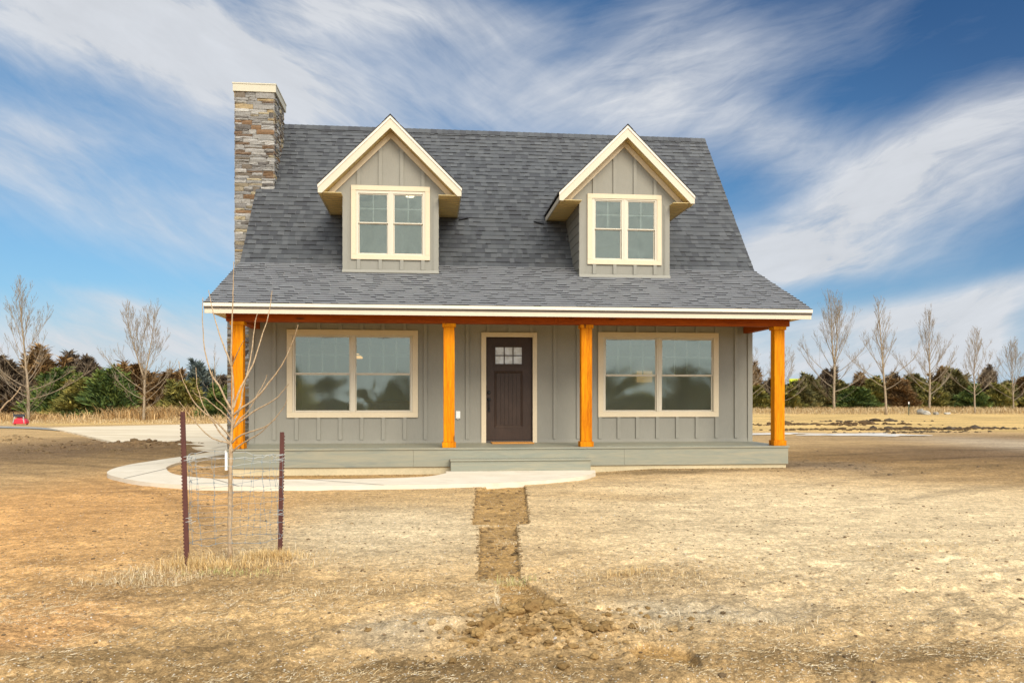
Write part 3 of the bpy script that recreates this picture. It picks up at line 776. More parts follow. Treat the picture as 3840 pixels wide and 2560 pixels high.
# chimney ------------------------------------------------------------
chim = empty('chimney'); chim.parent = house
STC = [(.31, .295, .265), (.38, .365, .33), (.33, .315, .285), (.40, .38, .34), (.27, .26, .24), (.35, .335, .30), (.24, .225, .205), (.44, .42, .38), (.15, .135, .12), (.22, .18, .135), (.38, .29, .16), (.40, .34, .22), (.23, .14, .075), (.19, .13, .085), (.30, .25, .17), (.44, .42, .37), (.30, .285, .255), (.36, .345, .31)]
def stone_face(mb, o, ex, en, w_, h_, rr):
    o, ex, en = Vector(o), Vector(ex), Vector(en); ez = Vector((0, 0, 1)); z = 0
    while z < h_-.01:
        rh = rr.choice((.045, .055, .065, .08, .10)); rh = min(rh, h_-z) if h_-z-rh > .04 else h_-z
        x = 0
        while x < w_-.01:
            sw = rr.uniform(.13, .42)
            if w_-x-sw < .1: sw = w_-x
            subs = [(0, rh)]
            if rh > .075 and rr.random() < .5: q_ = rr.uniform(.35, .65)*rh; subs = [(0, q_), (q_, rh)]
            for s0, s1 in subs:
                c = rr.choice(STC); k_ = rr.uniform(.60, .90); c = tuple(min(q_*k_, .7) for q_ in c)
                g_ = .002; x0_, x1_, z0_, z1_ = x+g_, x+sw-g_, z+s0+g_, z+s1-g_
                nx_ = 4; d0 = rr.uniform(.016, .036); rows = []
                for jz in range(3):
                    row = []
                    for ix in range(nx_+1):
                        X = x0_+(x1_-x0_)*ix/nx_; Z = z0_+(z1_-z0_)*jz/2
                        D = d0+rr.uniform(-.009, .009)-(.012 if ix in (0, nx_) else 0)-(.006 if jz in (0, 2) else 0)
                        X += rr.uniform(-.006, .006) if 0 < ix < nx_ else rr.uniform(0, .005)*(1 if ix == 0 else -1); Z += rr.uniform(-.003, .003)
                        row.append(o+ex*X+ez*Z+en*D)
                    rows.append(row)
                v = [p for r__ in rows for p in r__]; nn = len(v); m_ = nx_+1
                bk = [o+ex*X+ez*Z for X, Z in ((x0_, z0_), (x1_, z0_), (x1_, z1_), (x0_, z1_))]
                fs = [(jz*m_+ix, jz*m_+ix+1, (jz+1)*m_+ix+1, (jz+1)*m_+ix) for jz in range(2) for ix in range(nx_)]
                fs += [(nn, nn+1)+tuple(range(nx_, -1, -1)), (nn+3, )+tuple(range(2*m_, 3*m_))+(nn+2, ), (nn, 0, m_, 2*m_, nn+3), (nn+1, nn+2, 3*m_-1, 2*m_-1, m_-1)]
                mb.poly(v+bk, fs, c)
            x += sw
        z += rh
def stone_box(mb, x0, x1, y0, y1, z0, z1, seed):
    rr = random.Random(seed); mb.box(x0, x1, y0, y1, z0, z1, (.13, .12, .11))
    stone_face(mb, (x0-.02, y0, z0), (1, 0, 0), (0, -1, 0), x1-x0+.04, z1-z0, rr)
    stone_face(mb, (x1, y0-.02, z0), (0, 1, 0), (1, 0, 0), y1-y0+.04, z1-z0, rr)
    stone_face(mb, (x0, y1+.02, z0), (0, -1, 0), (-1, 0, 0), y1-y0+.04, z1-z0, rr)
mb = MB(); stone_box(mb, -.765, .045, 2.165, 3.33, 3.60, 7.965, 3); stone_box(mb, -.905, -.001, 2.10, 3.75, -.1, 3.60, 8)
mb.build('chimney_stone', M['stone'], chim)
mb = MB(); mb.box(-.812, .100, 2.115, 3.385, 7.962, 8.118); mb.box(-.822, .110, 2.105, 3.395, 8.119, 8.146); M['cap'] = paint('chimney_cap_metal', (.50, .46, .34), .45, (3, 3, 3), .03, .02, .03)
mb.build('chimney_cap', M['cap'], chim)

# dormers --------------------------------------------------------------
for d in DOR:
    cx = d['cx']; x0, x1 = d['x0'], d['x1']; dz = d['dz']; YF = -.30
    zp = 6.705+dz; zt = 5.350+dz; hw = 1.360; zb_ = 5.190+dz; sl = (zp-zt)/hw
    dm = empty('dormer'); dm.parent = house
    win = d['win']; wx0, wx1, wz0, wz1 = win
    # front wall with opening: lower band, sides, gable
    zb0 = 3.765 if cx < 5 else 3.745
    mb = MB()
    mb.box(x0, wx0+.05, 0, .10, zb0-.25, 5.205+dz); mb.box(wx1-.05, x1, 0, .10, zb0-.25, 5.205+dz); mb.box(wx0+.05, wx1-.05, 0, .10, zb0-.25, wz0+.05)
    zg = wz1-.05
    def gx(z): return (zp-.17-z)/sl
    mb.prism([(wx0+.05, 0, zg), (wx1-.05, 0, zg), (cx+gx(zg), 0, zg), (cx, 0, zp-.17), (cx-gx(zg), 0, zg)], (0, .10, 0))
    mb.prism([(x0-.43, 0, 5.206+dz), (wx0+.05, 0, 5.206+dz), (wx0+.05, 0, zg), (cx-gx(zg), 0, zg), (cx-gx(5.206+dz), 0, 5.206+dz)][1:], (0, .10, 0))
    mb.prism([(wx1-.05, 0, 5.206+dz), (cx+gx(5.206+dz), 0, 5.206+dz), (cx+gx(zg), 0, zg), (wx1-.05, 0, zg)], (0, .10, 0))
    mb.build('dormer_wall', M['siding'], dm)
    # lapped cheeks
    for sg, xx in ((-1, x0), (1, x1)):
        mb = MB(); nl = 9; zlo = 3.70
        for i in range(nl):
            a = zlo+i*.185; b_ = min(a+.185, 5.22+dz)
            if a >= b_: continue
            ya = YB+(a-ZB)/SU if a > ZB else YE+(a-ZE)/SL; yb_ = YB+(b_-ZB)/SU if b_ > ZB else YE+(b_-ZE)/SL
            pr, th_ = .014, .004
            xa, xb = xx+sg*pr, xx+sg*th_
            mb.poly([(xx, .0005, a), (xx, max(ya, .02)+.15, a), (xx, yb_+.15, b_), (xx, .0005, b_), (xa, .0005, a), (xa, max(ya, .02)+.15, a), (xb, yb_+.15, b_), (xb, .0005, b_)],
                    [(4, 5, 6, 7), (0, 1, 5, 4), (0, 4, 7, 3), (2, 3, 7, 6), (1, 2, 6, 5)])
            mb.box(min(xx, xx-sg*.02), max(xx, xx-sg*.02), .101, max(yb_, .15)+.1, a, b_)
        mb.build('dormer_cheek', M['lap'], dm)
    mb = MB()
    for i, (a, b_) in enumerate(((x0-.004, x0+.092), (x1-.092, x1+.004))): mb.box(a, b_, -.020, 0, zb0, 5.205+dz)
    off = (win[0]+win[1])/2
    for k_, x in enumerate((off-.616, off-.200, off+.214, off+.624)):
        mb.box(x-.034, x+.034, -.030, 0, zb0+.04, wz0); top = zp-.36-abs(x-cx)*sl+.03; mb.box(x-.034, x+.034, -.030, 0, wz1, max(top, wz1+.02))
    mb.box(x0+.092, x0+.115, -.010, 0, zb0+.04, 5.205); mb.box(x1-.115, x1-.092, -.010, 0, zb0+.04, 5.205)
    for x in (cx-1.06, cx+1.06): mb.box(x-.030, x+.030, -.012, 0, 5.206+dz, 5.33+dz)
    mb.build('dormer_trim', M['batten'], dm)
    mb = MB(); mb.prism([(x0-.01, -.022, zb0+.035), (x0-.01, -.022, zb0), (x0-.01, -.07, zb0-.03), (x0-.01, -.07, zb0-.02), (x0-.01, -.03, zb0+.035)], (x1-x0+.02, 0, 0)); mb.build('sill_flashing', M['batten'], dm)
    zc_ = (wz0+wz1)/2
    window(dm if False else house, win, d['gl'], (wz0+.132, wz0+.693, wz0+.728, wz1-.172 if cx < 5 else wz1-.146), 0, 2, None, 'glass_up')
    # roof planes: from the front edge back to the main roof
    yr = YB+(zp-ZB)/SU; ye = YB+(zt-ZB)/SU
    dr = empty('dormer_roof'); dr.parent = dm
    mb = MB()
    for sg in (-1, 1):
        T = .06
        mb.prism([(cx, YF+.002, zp-.004), (cx+sg*hw, YF+.002, zt-.004), (cx+sg*hw, ye+.05, zt-.004), (cx, yr+.05, zp-.004)], (0, 0, -T))
    M.setdefault('ply', M['deckply'])
    # shingle courses running parallel to the eave
    ms = mb; ms2 = MB()
    L_ = math.hypot(hw, zp-zt); nc = int(L_/.142)+1
    for sg in (-1, 1):
        for r_ in range(nc):
            s0 = r_*.142/L_; s1 = min((r_+1)*.142/L_, 1)
            if s0 >= 1: break
            p0 = (cx+sg*(hw+.015)*(1-s0), zt+(zp-zt)*s0); p1 = (cx+sg*(hw+.015)*(1-s1), zt+(zp-zt)*s1)
            y = YF-.02; yend0 = YB+(p0[1]-ZB)/SU+.04
            nxv = Vector((sg*(zp-zt), 0, hw)).normalized()*.012
            while y < yend0:
                w_ = rs.uniform(.12, .3); y2 = min(y+w_, yend0); c = tuple(q*rs.uniform(.9, 1.1) for q in rs.choice(SHC))
                a_ = Vector((p0[0], y, p0[1])); b_ = Vector((p0[0], y2, p0[1])); c_ = Vector((p1[0], y2, p1[1])); d_ = Vector((p1[0], y, p1[1]))
                ms2.face([a_+nxv, b_+nxv, c_, d_], c); ms2.face([a_-nxv*.3, b_-nxv*.3, b_+nxv, a_+nxv], tuple(q*.5 for q in c));  # butts darkened here too, a painted shadow line per course
                if y < YF: ms2.face([a_-nxv*.4, a_+nxv, d_, d_-nxv*.4], tuple(q*.5 for q in c))
                y = y2
    y = YF-.02
    while y < yr:
        c = rs.choice(SHC); y2 = y+.14
        for sg in (-1, 1): ms2.face([(cx, y, zp+.022), (cx, y2, zp+.014), (cx+sg*.11, y2, zp+.014-.11*sl), (cx+sg*.11, y, zp+.022-.11*sl)], c)
        y = y2
    ms2.build('dormer_shingles', M['shingle'], dr); ms.build('dormer_roof_deck', M['deckply'], dr)
    # rake boards in front, drip strip above
    mb = MB()
    for sg in (-1, 1):
        q = [(cx, YF, zp-.045), (cx+sg*hw, YF, zt-.045), (cx+sg*hw, YF, zb_), (cx+sg*(hw-.075), YF, zb_-.002), (cx, YF, zp-.240)]
        mb.prism(q, (0, .022, 0))
    mb.build('rake_fascia', M['fascia'], dm)
    mb = MB()
    for sg in (-1, 1): mb.prism([(cx, YF-.014, zp-.012), (cx+sg*(hw+.006), YF-.014, zt-.012), (cx+sg*(hw+.006), YF-.014, zt-.062), (cx, YF-.014, zp-.062)], (0, .0135, 0))
    mb.build('rake_drip_edge', M['gutter'], dm)
    for sg in (-1, 1):
        mb = MB(); xa = cx+sg*hw; q = [(xa, YF+.023, zt-.01), (xa, ye+.1, zt-.01), (xa, ye+.1, zb_), (xa, YF+.023, zb_)]; mb.prism(q, (-sg*.022, 0, 0)); mb.build('eave_fascia', M['fascia'], dm)
    # frieze board on the wall under the rake soffit
    mb = MB()
    for sg in (-1, 1):
        zt1 = zp-.225; 
        mb.prism([(cx, -.036, zt1), (cx+sg*(hw-.08), -.036, zt1-(hw-.08)*sl), (cx+sg*(hw-.21), -.036, zt1-(hw-.08)*sl), (cx, -.036, zt1-.13)], (0, .035, 0))
    mb.build('frieze_board', M['trim'], dm)
    # sloping rake soffit with vent slots, level eave soffit running back to the roof
    mb = MB()
    for sg in (-1, 1):
        z_ = zp-.215
        mb.prism([(cx, YF+.0225, z_), (cx+sg*(hw-.03), YF+.0225, z_-(hw-.03)*sl), (cx+sg*(hw-.03), -.0005, z_-(hw-.03)*sl), (cx, -.0005, z_)], (0, 0, .008))
        nsl = 13
        for i in range(1, nsl+1):
            f_ = i/(nsl+.5); xx = cx+sg*hw*f_*.97; zz = z_-abs(xx-cx)*sl
            mb.prism([(xx, YF+.03, zz+.001), (xx+.008, YF+.03, zz-.001), (xx+.008, -.03, zz-.001), (xx, -.03, zz+.001)], (0, 0, -.010))
        xa, xb = sorted((cx+sg*(hw-.023), (x0 if sg < 0 else x1)+sg*.001)); yb2 = YB+(zb_+.012-ZB)/SU
        mb.box(xa, xb, YF+.023, yb2, zb_+.010, zb_+.020)
        nr = 11
        for i in range(nr): 
            y_ = YF+.1+(yb2-YF-.2)*i/nr; mb.box(xa+.002, xb-.002, y_, y_+.014, zb_+.002, zb_+.010)
    mb.build('dormer_soffit', M['soffit'], dm)
    # room behind the dormer window
    mb = MB(); room(mb, x0+.03, x1-.03, .11, 2.3, 3.9, 5.55); mb.build('dormer_room', M['glassback'], dm)
    mb = MB(); mb.face([(x0+.03, .11, 3.92), (x1-.03, .11, 3.92), (x1-.03, 2.3, 3.92), (x0+.03, 2.3, 3.92)]); mb.build('dormer_floor', M['floorin'], dm)
    mb = MB(); nn = 60
    for i in range(nn):
        a, b_ = i/nn, (i+1)/nn; fy = lambda q_: .30+.02*math.sin(q_*40)+.012*math.sin(q_*93+1)
        X = lambda q_: wx0+.05+(wx1-wx0-.1)*q_
        zlo_, zhi_ = wz0+.05, wz1-.1
        if cx < 5: zhi_ = wz1-.1
    rm = None
    if cx < 5:
        mb = MB(); mb.lathe((3.02, 1.15, 5.535), [(.085, -.012), (.085, .0), (.02, .012)], 24); mb.build('ceiling_light', M['lamp'], dm)
# torn shingle flap beside each dormer
for x, y in ((4.06, 1.55), (5.90, 1.50)):
    z = zroof(y)+.02; mb = MB(); sg = 1 if x < 5 else -1
    mb.prism([(x, y-.02, z-.03), (x+sg*.20, y+.02, z+.03), (x+sg*.22, y+.06, z+.05), (x, y+.05, z+.05)], (0, -.02, .004)); mb.build('kickout_flashing', M['black'], roof)
# downspout outlet beside the deck
dsp = MB(); dsp.box(-.052, -.006, -P+.01, -P+.06, .07, .40); dsp.box(-.055, -.003, -P+.005, -P+.065, .40, .41); dsp.build('drain_pipe', M['white'], house, bevel=.012)

# doormat
def mat_doormat():
    m, t = material('coir_mat'); n_ = t.noise(t.pos, 120, 3, .7); w_ = t.noise(t.mapping(t.pos, (9, 30, 9)), 1, 3, .6)
    c = t.mix(t.rng(n_, .3, .7), (.62, .29, .06), (.40, .17, .035)); c = t.mix(t.rng(w_, .62, .66), c, (.03, .02, .015))
    t.set(t.b.inputs['Base Color'], c); t.b.inputs['Roughness'].default_value = 1; bump(t, n_, 1, .01); return m
mb = MB(); mb.box(4.62, 5.43, -.52, -.06, ZD+.001, ZD+.024); dm_ = mb.build('doormat', mat_doormat(), bevel=.006)
tag(dm_, 'orange coir doormat on the porch deck before the brown front door', 'doormat')


# ------------------------------------------------------------------ plants and small things
def bark_mat(name, c1, c2, sc=30):
    m, t = material(name); n_ = t.noise(t.mapping(t.pos, (sc, sc, sc*.5)), 1, 4, .7)
    c = t.mix(t.rng(n_, .35, .68), c1, c2); t.set(t.b.inputs['Base Color'], c); t.b.inputs['Roughness'].default_value = .9; t.b.inputs['Specular IOR Level'].default_value = .15
    bump(t, n_, .5, .004); return m
M['bark'] = bark_mat('poplar_bark', (.38, .30, .20), (.22, .17, .115), 9)
M['twig'] = bark_mat('poplar_twig', (.34, .27, .185), (.21, .165, .11), 9)
M['sapbark'] = bark_mat('sapling_bark', (.50, .38, .24), (.27, .18, .10), 60)
M['leaf'] = attr_mat('plant_foliage', .9, .1, 3, .18, 0)

def branch_path(p, d, L, n_, up, rng_, wander=.10):
    pts = [Vector(p)]; d = Vector(d).normalized()
    for i in range(n_):
        d = (d + Vector((0, 0, up)) + Vector((rng_.uniform(-1, 1), rng_.uniform(-1, 1), rng_.uniform(-.5, .5)))*wander).normalized()
        pts.append(pts[-1]+d*(L/n_))
    return pts
def bare_tree(name, base, H, spread, seed, label, first=.14, fork=0, tr=None, lower=8, parts=('trunk', 'branches'), dens=1.0, group='bare poplars in the row before the cedars'):
    r_ = random.Random(seed); root = empty(name, base)
    tag(root, label, 'tree', group)
    tr = tr or H*.0115; tk = MB(); br = MB()
    if fork:
        hb = H*fork; stem = branch_path((0, 0, -.1), (0, 0, 1), hb+.1, 5, .05, r_, .03)
        tk.tube(stem, [tr*1.35]+[tr*(1-.25*i/5) for i in range(1, 6)], 8)
        mains = []
        for s_ in (-1, 1):
            m_ = branch_path(stem[-1], (s_*r_.uniform(.26, .36), r_.uniform(-.2, .2), 1), H-hb-(0 if s_ < 0 else .06*H), 9, .16, r_, .07); mains.append(m_)
            tk.tube(m_, [max(tr*.72*(1-i/9)**1.1, .008) for i in range(10)], 6)
        mains = [(m_, fork, tr*.7) for m_ in mains] + [(stem, 0, tr)]
    else:
        stem = branch_path((0, 0, -.1), (r_.uniform(-.03, .03), 0, 1), H+.1, 14, .12, r_, .05)
        tk.tube(stem, [tr*1.35]+[max(tr*(1-i/14.5)**.95, .008) for i in range(1, 15)], 8)
        mains = [(stem, 0, tr)]
    def twigs(path, L, lev, rad):
        k_ = int((8 if lev == 1 else 4)*dens*r_.uniform(.8, 1.2))
        for j in range(k_):
            t_ = r_.uniform(.22, .97)**.8; f_ = t_*(len(path)-1); i = min(int(f_), len(path)-2); p = path[i].lerp(path[i+1], f_-i)
            d = (path[i+1]-path[i]).normalized(); s_ = Vector((r_.uniform(-1, 1), r_.uniform(-1, 1), r_.uniform(-.25, .6)))
            dd = (d+s_*.62).normalized(); l2 = L*r_.uniform(.22, .48)*(1.15-t_*.55)
            q = branch_path(p, dd, l2, 4, .10, r_, .11); rr = max(rad*(.5-.25*t_), .0055)
            br.tube(q, [rr, rr*.85, rr*.7, rr*.5, .004], 3, cap=False)
            if lev < 3 and l2 > .3: twigs(q, l2, lev+1, rr)
    for m_, t0, rad in mains:
        nb_ = int((26 if not fork else (6 if t0 == 0 else 17))*dens)
        for j in range(nb_):
            t_ = (j+.5)/nb_; t_ = .02+t_*.94 if t0 else first+t_*(.97-first)
            if fork and t0 == 0: t_ = first/fork+(1-first/fork)*(j+.5)/nb_*.95
            f_ = t_*(len(m_)-1); i = min(int(f_), len(m_)-2); p = m_[i].lerp(m_[i+1], f_-i)
            hrel = p.z/H; az = j*2.4+r_.uniform(-.4, .4)
            ang = R(max(16, (80 if hrel < .34 else 58)-46*hrel+r_.uniform(-12, 12)))
            L = spread*r_.uniform(.7, 1.15)*(1.0 if hrel < .34 else (.9 if fork else .85)*(1.12-hrel)**.8*1.25)
            d = Vector((math.cos(az)*math.sin(ang), math.sin(az)*math.sin(ang), math.cos(ang)))
            q = branch_path(p, d, L, 6, .13, r_, .08); rr = max(rad*.36*(1-hrel*.7), .012)
            br.tube(q, [rr*(1-.13*i_) for i_ in range(7)], 4, cap=False); twigs(q, L, 1, rr*.8)
    for j in range(lower):   # suckers round the foot
        az = r_.uniform(0, 6.28); a_ = R(r_.uniform(35, 70)); d = Vector((math.cos(az)*math.sin(a_), math.sin(az)*math.sin(a_), math.cos(a_)))
        q = branch_path((0, 0, r_.uniform(.05, .12)*H), d, spread*r_.uniform(.45, .8), 5, .10, r_, .1); br.tube(q, [.012, .011, .009, .007, .006, .004], 3, cap=False); twigs(q, spread*.5, 2, .01)
    tk.build(parts[0], M['bark'], root, smooth=True); br.build(parts[1], M['twig'], root)
    return root
def top_h(k, ytop): return CZ+(918-ytop)*k/FPX
def kof(ybase, z=0): return (CZ-z)*FPX/(ybase-918)
GB = 'bare poplars in the row before the cedars'
for (px, yb_, yt, wpx, seed, fork, lab, low) in (
    (65, 968, 655, 90, 21, 0, 'tallest bare poplar left of the house, behind the red machine', 12),
    (330, 966, 702, 74, 5, .36, 'bare poplar with forked trunk left of the house, between the tallest poplar and the chimney', 4),
    (1916, 943.5, 686, 62, 8, .42, 'broad forked bare poplar nearest the right end of the porch roof, in full view', 8),
    (2035, 952, 694, 52, 9, 0, 'tall straight bare poplar with one upright leader, second from the porch on the right', 0),
    (2135, 943.5, 716, 54, 17, 0, 'bare poplar beside the pale rocks, third from the porch on the right', 6),
    (2239, 949, 766, 48, 12, 0, 'shorter bare poplar with low spreading limbs, second from the right edge of the photo', 0),
    (2328, 944, 790, 46, 13, 0, 'smallest bare poplar of the right hand row, at the right edge of the photo', 2),
    (1716, 944, 752, 48, 14, 0, 'bare poplar half hidden behind the right wall corner of the house', 2),
    (1796, 944, 800, 44, 15, 0, 'thin bare poplar rising directly behind the right porch post', 3),
    (497, 962, 792, 26, 16, 0, 'slight bare tree just left of the stone chimney, behind the driveway', 2)):
    k = kof(yb_); H = top_h(k, yt); x, y, _ = along(U(px), k)
    bare_tree('poplar_tree', (x, y, float(ground_z(x, y))), H, wpx*k/FPX*(1.55 if px < 500 else 1.9), seed, lab, fork=fork, lower=low, first=.22 if low == 0 else .16, dens=1.4 if px != 497 else .8, group=GB)
# dead forked stem in the grass
k = kof(960); x, y, _ = along(U(303), k); st = MB(); s_ = k/FPX
st.tube([(0, 0, -.05), (.1, 0, .9), (.25, 0, 1.6), (.2, 0, 2.1)], [.04, .035, .025, .012], 5); st.tube([(.1, 0, .9), (-.12, .1, 1.6), (-.18, .1, 1.9)], [.025, .02, .01], 4); st.tube([(.25, 0, 1.6), (.42, 0, 1.85)], [.02, .01], 4); st.tube([(.18, 0, 1.25), (.12, 0, 1.8), (.2, 0, 2.2)], [.02, .018, .01], 4)
o = st.build('dead_sapling', M['bark']); o.location = (x, y, 0); tag(o, 'dead forked sapling stem standing in the dry grass between the two left poplars', 'dead tree')

# cedars ---------------------------------------------------------------
def foliage(n_, H, Rr, seed, cols, spike=.34, width=.085, shape=.75, bot=.0, spires=3, up=.9):
    r_ = np.random.RandomState(seed)
    t_ = r_.rand(n_)**1.15; az = r_.rand(n_)*2*np.pi
    lob = 1+.28*np.sin(az*3+seed)+.20*np.sin(az*5+seed*2+t_*6)+.22*np.sin(t_*17+seed+az*2)
    rad = Rr*np.clip((1-t_*1.08), 0, 1)**shape*np.clip(.80+1.2*t_, 0, 1)*lob*(r_.rand(n_)**.40)
    x = rad*np.cos(az); y = rad*np.sin(az); z = bot+t_*(H*.93-bot)
    # a few leaders that stick out
    ns = n_//6; si = r_.randint(0, spires, ns); sa = r_.rand(spires)*6.28; sr = Rr*(.15+.5*r_.rand(spires)); sh = H*(.80+.30*r_.rand(spires)); sr[0] = 0; sh[0] = H*1.0
    tz = r_.rand(ns); w_ = (.17*(1-tz)+.01)*Rr
    a2 = r_.rand(ns)*6.28
    x[:ns] = np.cos(sa[si])*sr[si]+np.cos(a2)*w_; y[:ns] = np.sin(sa[si])*sr[si]+np.sin(a2)*w_; z[:ns] = sh[si]*(.62+.38*tz)
    c = np.stack([x, y, z], 1)
    d = np.stack([np.cos(az)*.8, np.sin(az)*.8, np.full(n_, up)], 1)+r_.randn(n_, 3)*.42; d /= np.linalg.norm(d, axis=1)[:, None]
    s_ = np.cross(d, r_.randn(n_, 3)); s_ /= np.linalg.norm(s_, axis=1)[:, None]+1e-9
    L = spike*r_.uniform(.5, 1.25, n_)[:, None]; w2 = width*r_.uniform(.5, 1.3, n_)[:, None]
    V = np.stack([c-s_*w2*.4, c+s_*w2*.4, c+d*L*.55+s_*w2*.7, c+d*L, c+d*L*.55-s_*w2*.7], 1).reshape(-1, 3)
    i = np.arange(n_)[:, None]*5; F_ = np.concatenate([np.hstack([i, i+1, i+2, i+4]), np.hstack([i+4, i+2, i+3, i+3])])
    F_ = np.vstack([np.hstack([i, i+1, i+2]), np.hstack([i, i+2, i+4]), np.hstack([i+4, i+2, i+3])])
    cols = np.array(cols); clump = .5+.5*np.sin(x*3.1+seed)*np.sin(y*2.7)*np.sin(z*3.7+seed)
    ci = np.clip((clump+r_.randn(n_)*.28)*len(cols), 0, len(cols)-1).astype(int)
    cc = cols[ci]*r_.uniform(.7, 1.3, n_)[:, None]
    return V, F_, np.repeat(cc, 5, axis=0)
PAL = dict(olive=[(.065, .065, .014), (.11, .10, .020), (.17, .14, .030)], green=[(.028, .048, .012), (.055, .080, .016), (.095, .115, .022)],
           rust=[(.080, .046, .016), (.13, .072, .024), (.19, .11, .038)], plum=[(.040, .028, .018), (.065, .046, .028), (.10, .072, .042)],
           blue=[(.025, .035, .033), (.042, .055, .050), (.075, .085, .070)], brown=[(.060, .056, .018), (.095, .085, .024), (.15, .12, .036)])
PAL = {k_: [tuple(q*(1.8 if k_ in ('plum', 'blue', 'olive', 'green') else 1.5)+.014 for q in c) for c in v_] for k_, v_ in PAL.items()}
PROTO = {}
def cedar(px, ytop, wpx, k, pal, label, grp, var=0):
    H = top_h(k, ytop)*.96; Rr = wpx*k/FPX*1.45; x, y, _ = along(U(px), k)
    key = (pal, var)
    if key not in PROTO:
        root = empty('cedar_tree'); V, F_, C_ = foliage(9000, 4.0, 1.35, hash(pal) % 1 + sum(map(ord, pal))+var*7, PAL[pal], spires=6+var, shape=(.62, .52, .8)[var % 3], spike=.42, width=.06)
        np_mesh('crown', V, F_, M['leaf'], C_, root)
        t_ = MB(); t_.tube([(0, 0, -.1), (.02, 0, 1.5), (0, 0, 3.2)], [.11, .08, .02], 6)
        for j in range(10): a = j*2.4; t_.tube([(0, 0, .4+j*.25), (math.cos(a)*.6, math.sin(a)*.6, .8+j*.28)], [.03, .01], 4)
        t_.build('trunk', M['bark'], root); PROTO[key] = root; o = root
    else: o = copy_tree(PROTO[key])
    o.location = (x, y, 0); o.scale = (Rr/1.35, Rr/1.35, H/4.0); o.rotation_euler = (0, 0, (px*1.7) % 6.28)
    tag(o, label, 'cedar', grp); return o
GL = 'cedars beyond the driveway left of the house'; GR = 'cedars beyond the field right of the house'
LC = [(-60, 850, 60, 60, 'brown', 'brown cedar at the left edge of the photo, mostly cut off by the frame', 0),
 (15, 825, 58, 60, 'plum', 'dull purple brown cedar left of the tallest bare poplar trunk', 0),
 (92, 806, 56, 63, 'rust', 'tall rusty cedar directly behind the tallest bare poplar', 0),
 (140, 850, 46, 56, 'green', 'bright green cedar just right of the tallest bare poplar trunk', 0),
 (186, 876, 42, 54, 'olive', 'low olive cedar behind the dead forked sapling stem, left side', 0),
 (200, 815, 44, 66, 'plum', 'dark purple brown cedar with ragged top rising between two green cedars', 1),
 (252, 846, 48, 54, 'green', 'broad deep green cedar left of the forked bare poplar', 1),
 (312, 833, 46, 63, 'rust', 'rusty pointed cedar behind the forked bare poplar', 1),
 (382, 852, 46, 62, 'rust', 'rusty brown cedar just right of the forked bare poplar', 2),
 (422, 874, 38, 57, 'olive', 'low olive cedar between the rusty cedar and the blue spruce like cedar', 1),
 (458, 832, 36, 60, 'blue', 'dark blue green cedar with a thin spire, left of the chimney', 0),
 (500, 886, 32, 52, 'green', 'small bright green cedar beside the chimney base', 2),
 (515, 862, 34, 66, 'plum', 'dark cedar partly hidden by the stone chimney', 2)]
for a in LC: cedar(a[0], a[1], a[2], a[3], a[4], a[5], GL, a[6])
RC = [(1722, 838, 26, 108, 'rust', 'rusty cedar showing beside the right wall corner of the house', 0),
 (1738, 886, 28, 98, 'olive', 'low olive cedar beside the right wall corner of the house', 0),
 (1772, 866, 26, 106, 'plum', 'dark cedar just left of the right porch post', 0),
 (1800, 884, 28, 98, 'olive', 'low olive cedar right beside the right porch post', 1),
 (1838, 872, 26, 100, 'brown', 'brown cedar in front of the yellow green panel', 0),
 (1862, 862, 27, 106, 'brown', 'brown green cedar left of the broad forked poplar', 1),
 (1897, 846, 24, 112, 'plum', 'tall purple brown cedar just left of the broad forked poplar trunk', 1),
 (1930, 872, 26, 104, 'brown', 'brown cedar directly behind the broad forked poplar trunk', 2),
 (1966, 890, 32, 98, 'green', 'round deep green cedar between the first two poplars right of the porch', 0),
 (1978, 856, 24, 112, 'rust', 'rusty cedar rising behind the round deep green cedar', 1),
 (2010, 868, 28, 104, 'olive', 'olive cedar just left of the tall straight poplar', 2),
 (2050, 856, 20, 110, 'plum', 'narrow dark cedar spire just right of the tall straight poplar', 2),
 (2072, 870, 30, 102, 'rust', 'rusty cedar behind the green steel post', 2),
 (2104, 857, 28, 106, 'brown', 'brown cedar left of the poplar beside the rocks', 0),
 (2140, 880, 28, 102, 'olive', 'olive cedar directly behind the poplar beside the rocks', 0),
 (2162, 848, 26, 108, 'rust', 'tall dark rusty cedar just right of the poplar beside the rocks', 0),
 (2198, 850, 32, 104, 'brown', 'broad brown cedar left of the shorter poplar', 1),
 (2234, 884, 26, 100, 'green', 'low green cedar directly behind the shorter poplar trunk', 1),
 (2266, 844, 24, 108, 'plum', 'dark pointed cedar just right of the shorter poplar', 0),
 (2292, 882, 24, 102, 'olive', 'low olive cedar between the two rightmost poplars', 1),
 (2312, 874, 24, 106, 'brown', 'brown cedar directly behind the smallest poplar', 2),
 (2348, 864, 24, 108, 'rust', 'rusty cedar at the right edge of the photo', 1),
 (2385, 872, 30, 104, 'olive', 'olive cedar beyond the right edge, only its branch tips in view', 2)]
for a in RC: cedar(a[0], a[1], a[2], a[3], a[4], a[5], GR, a[6])
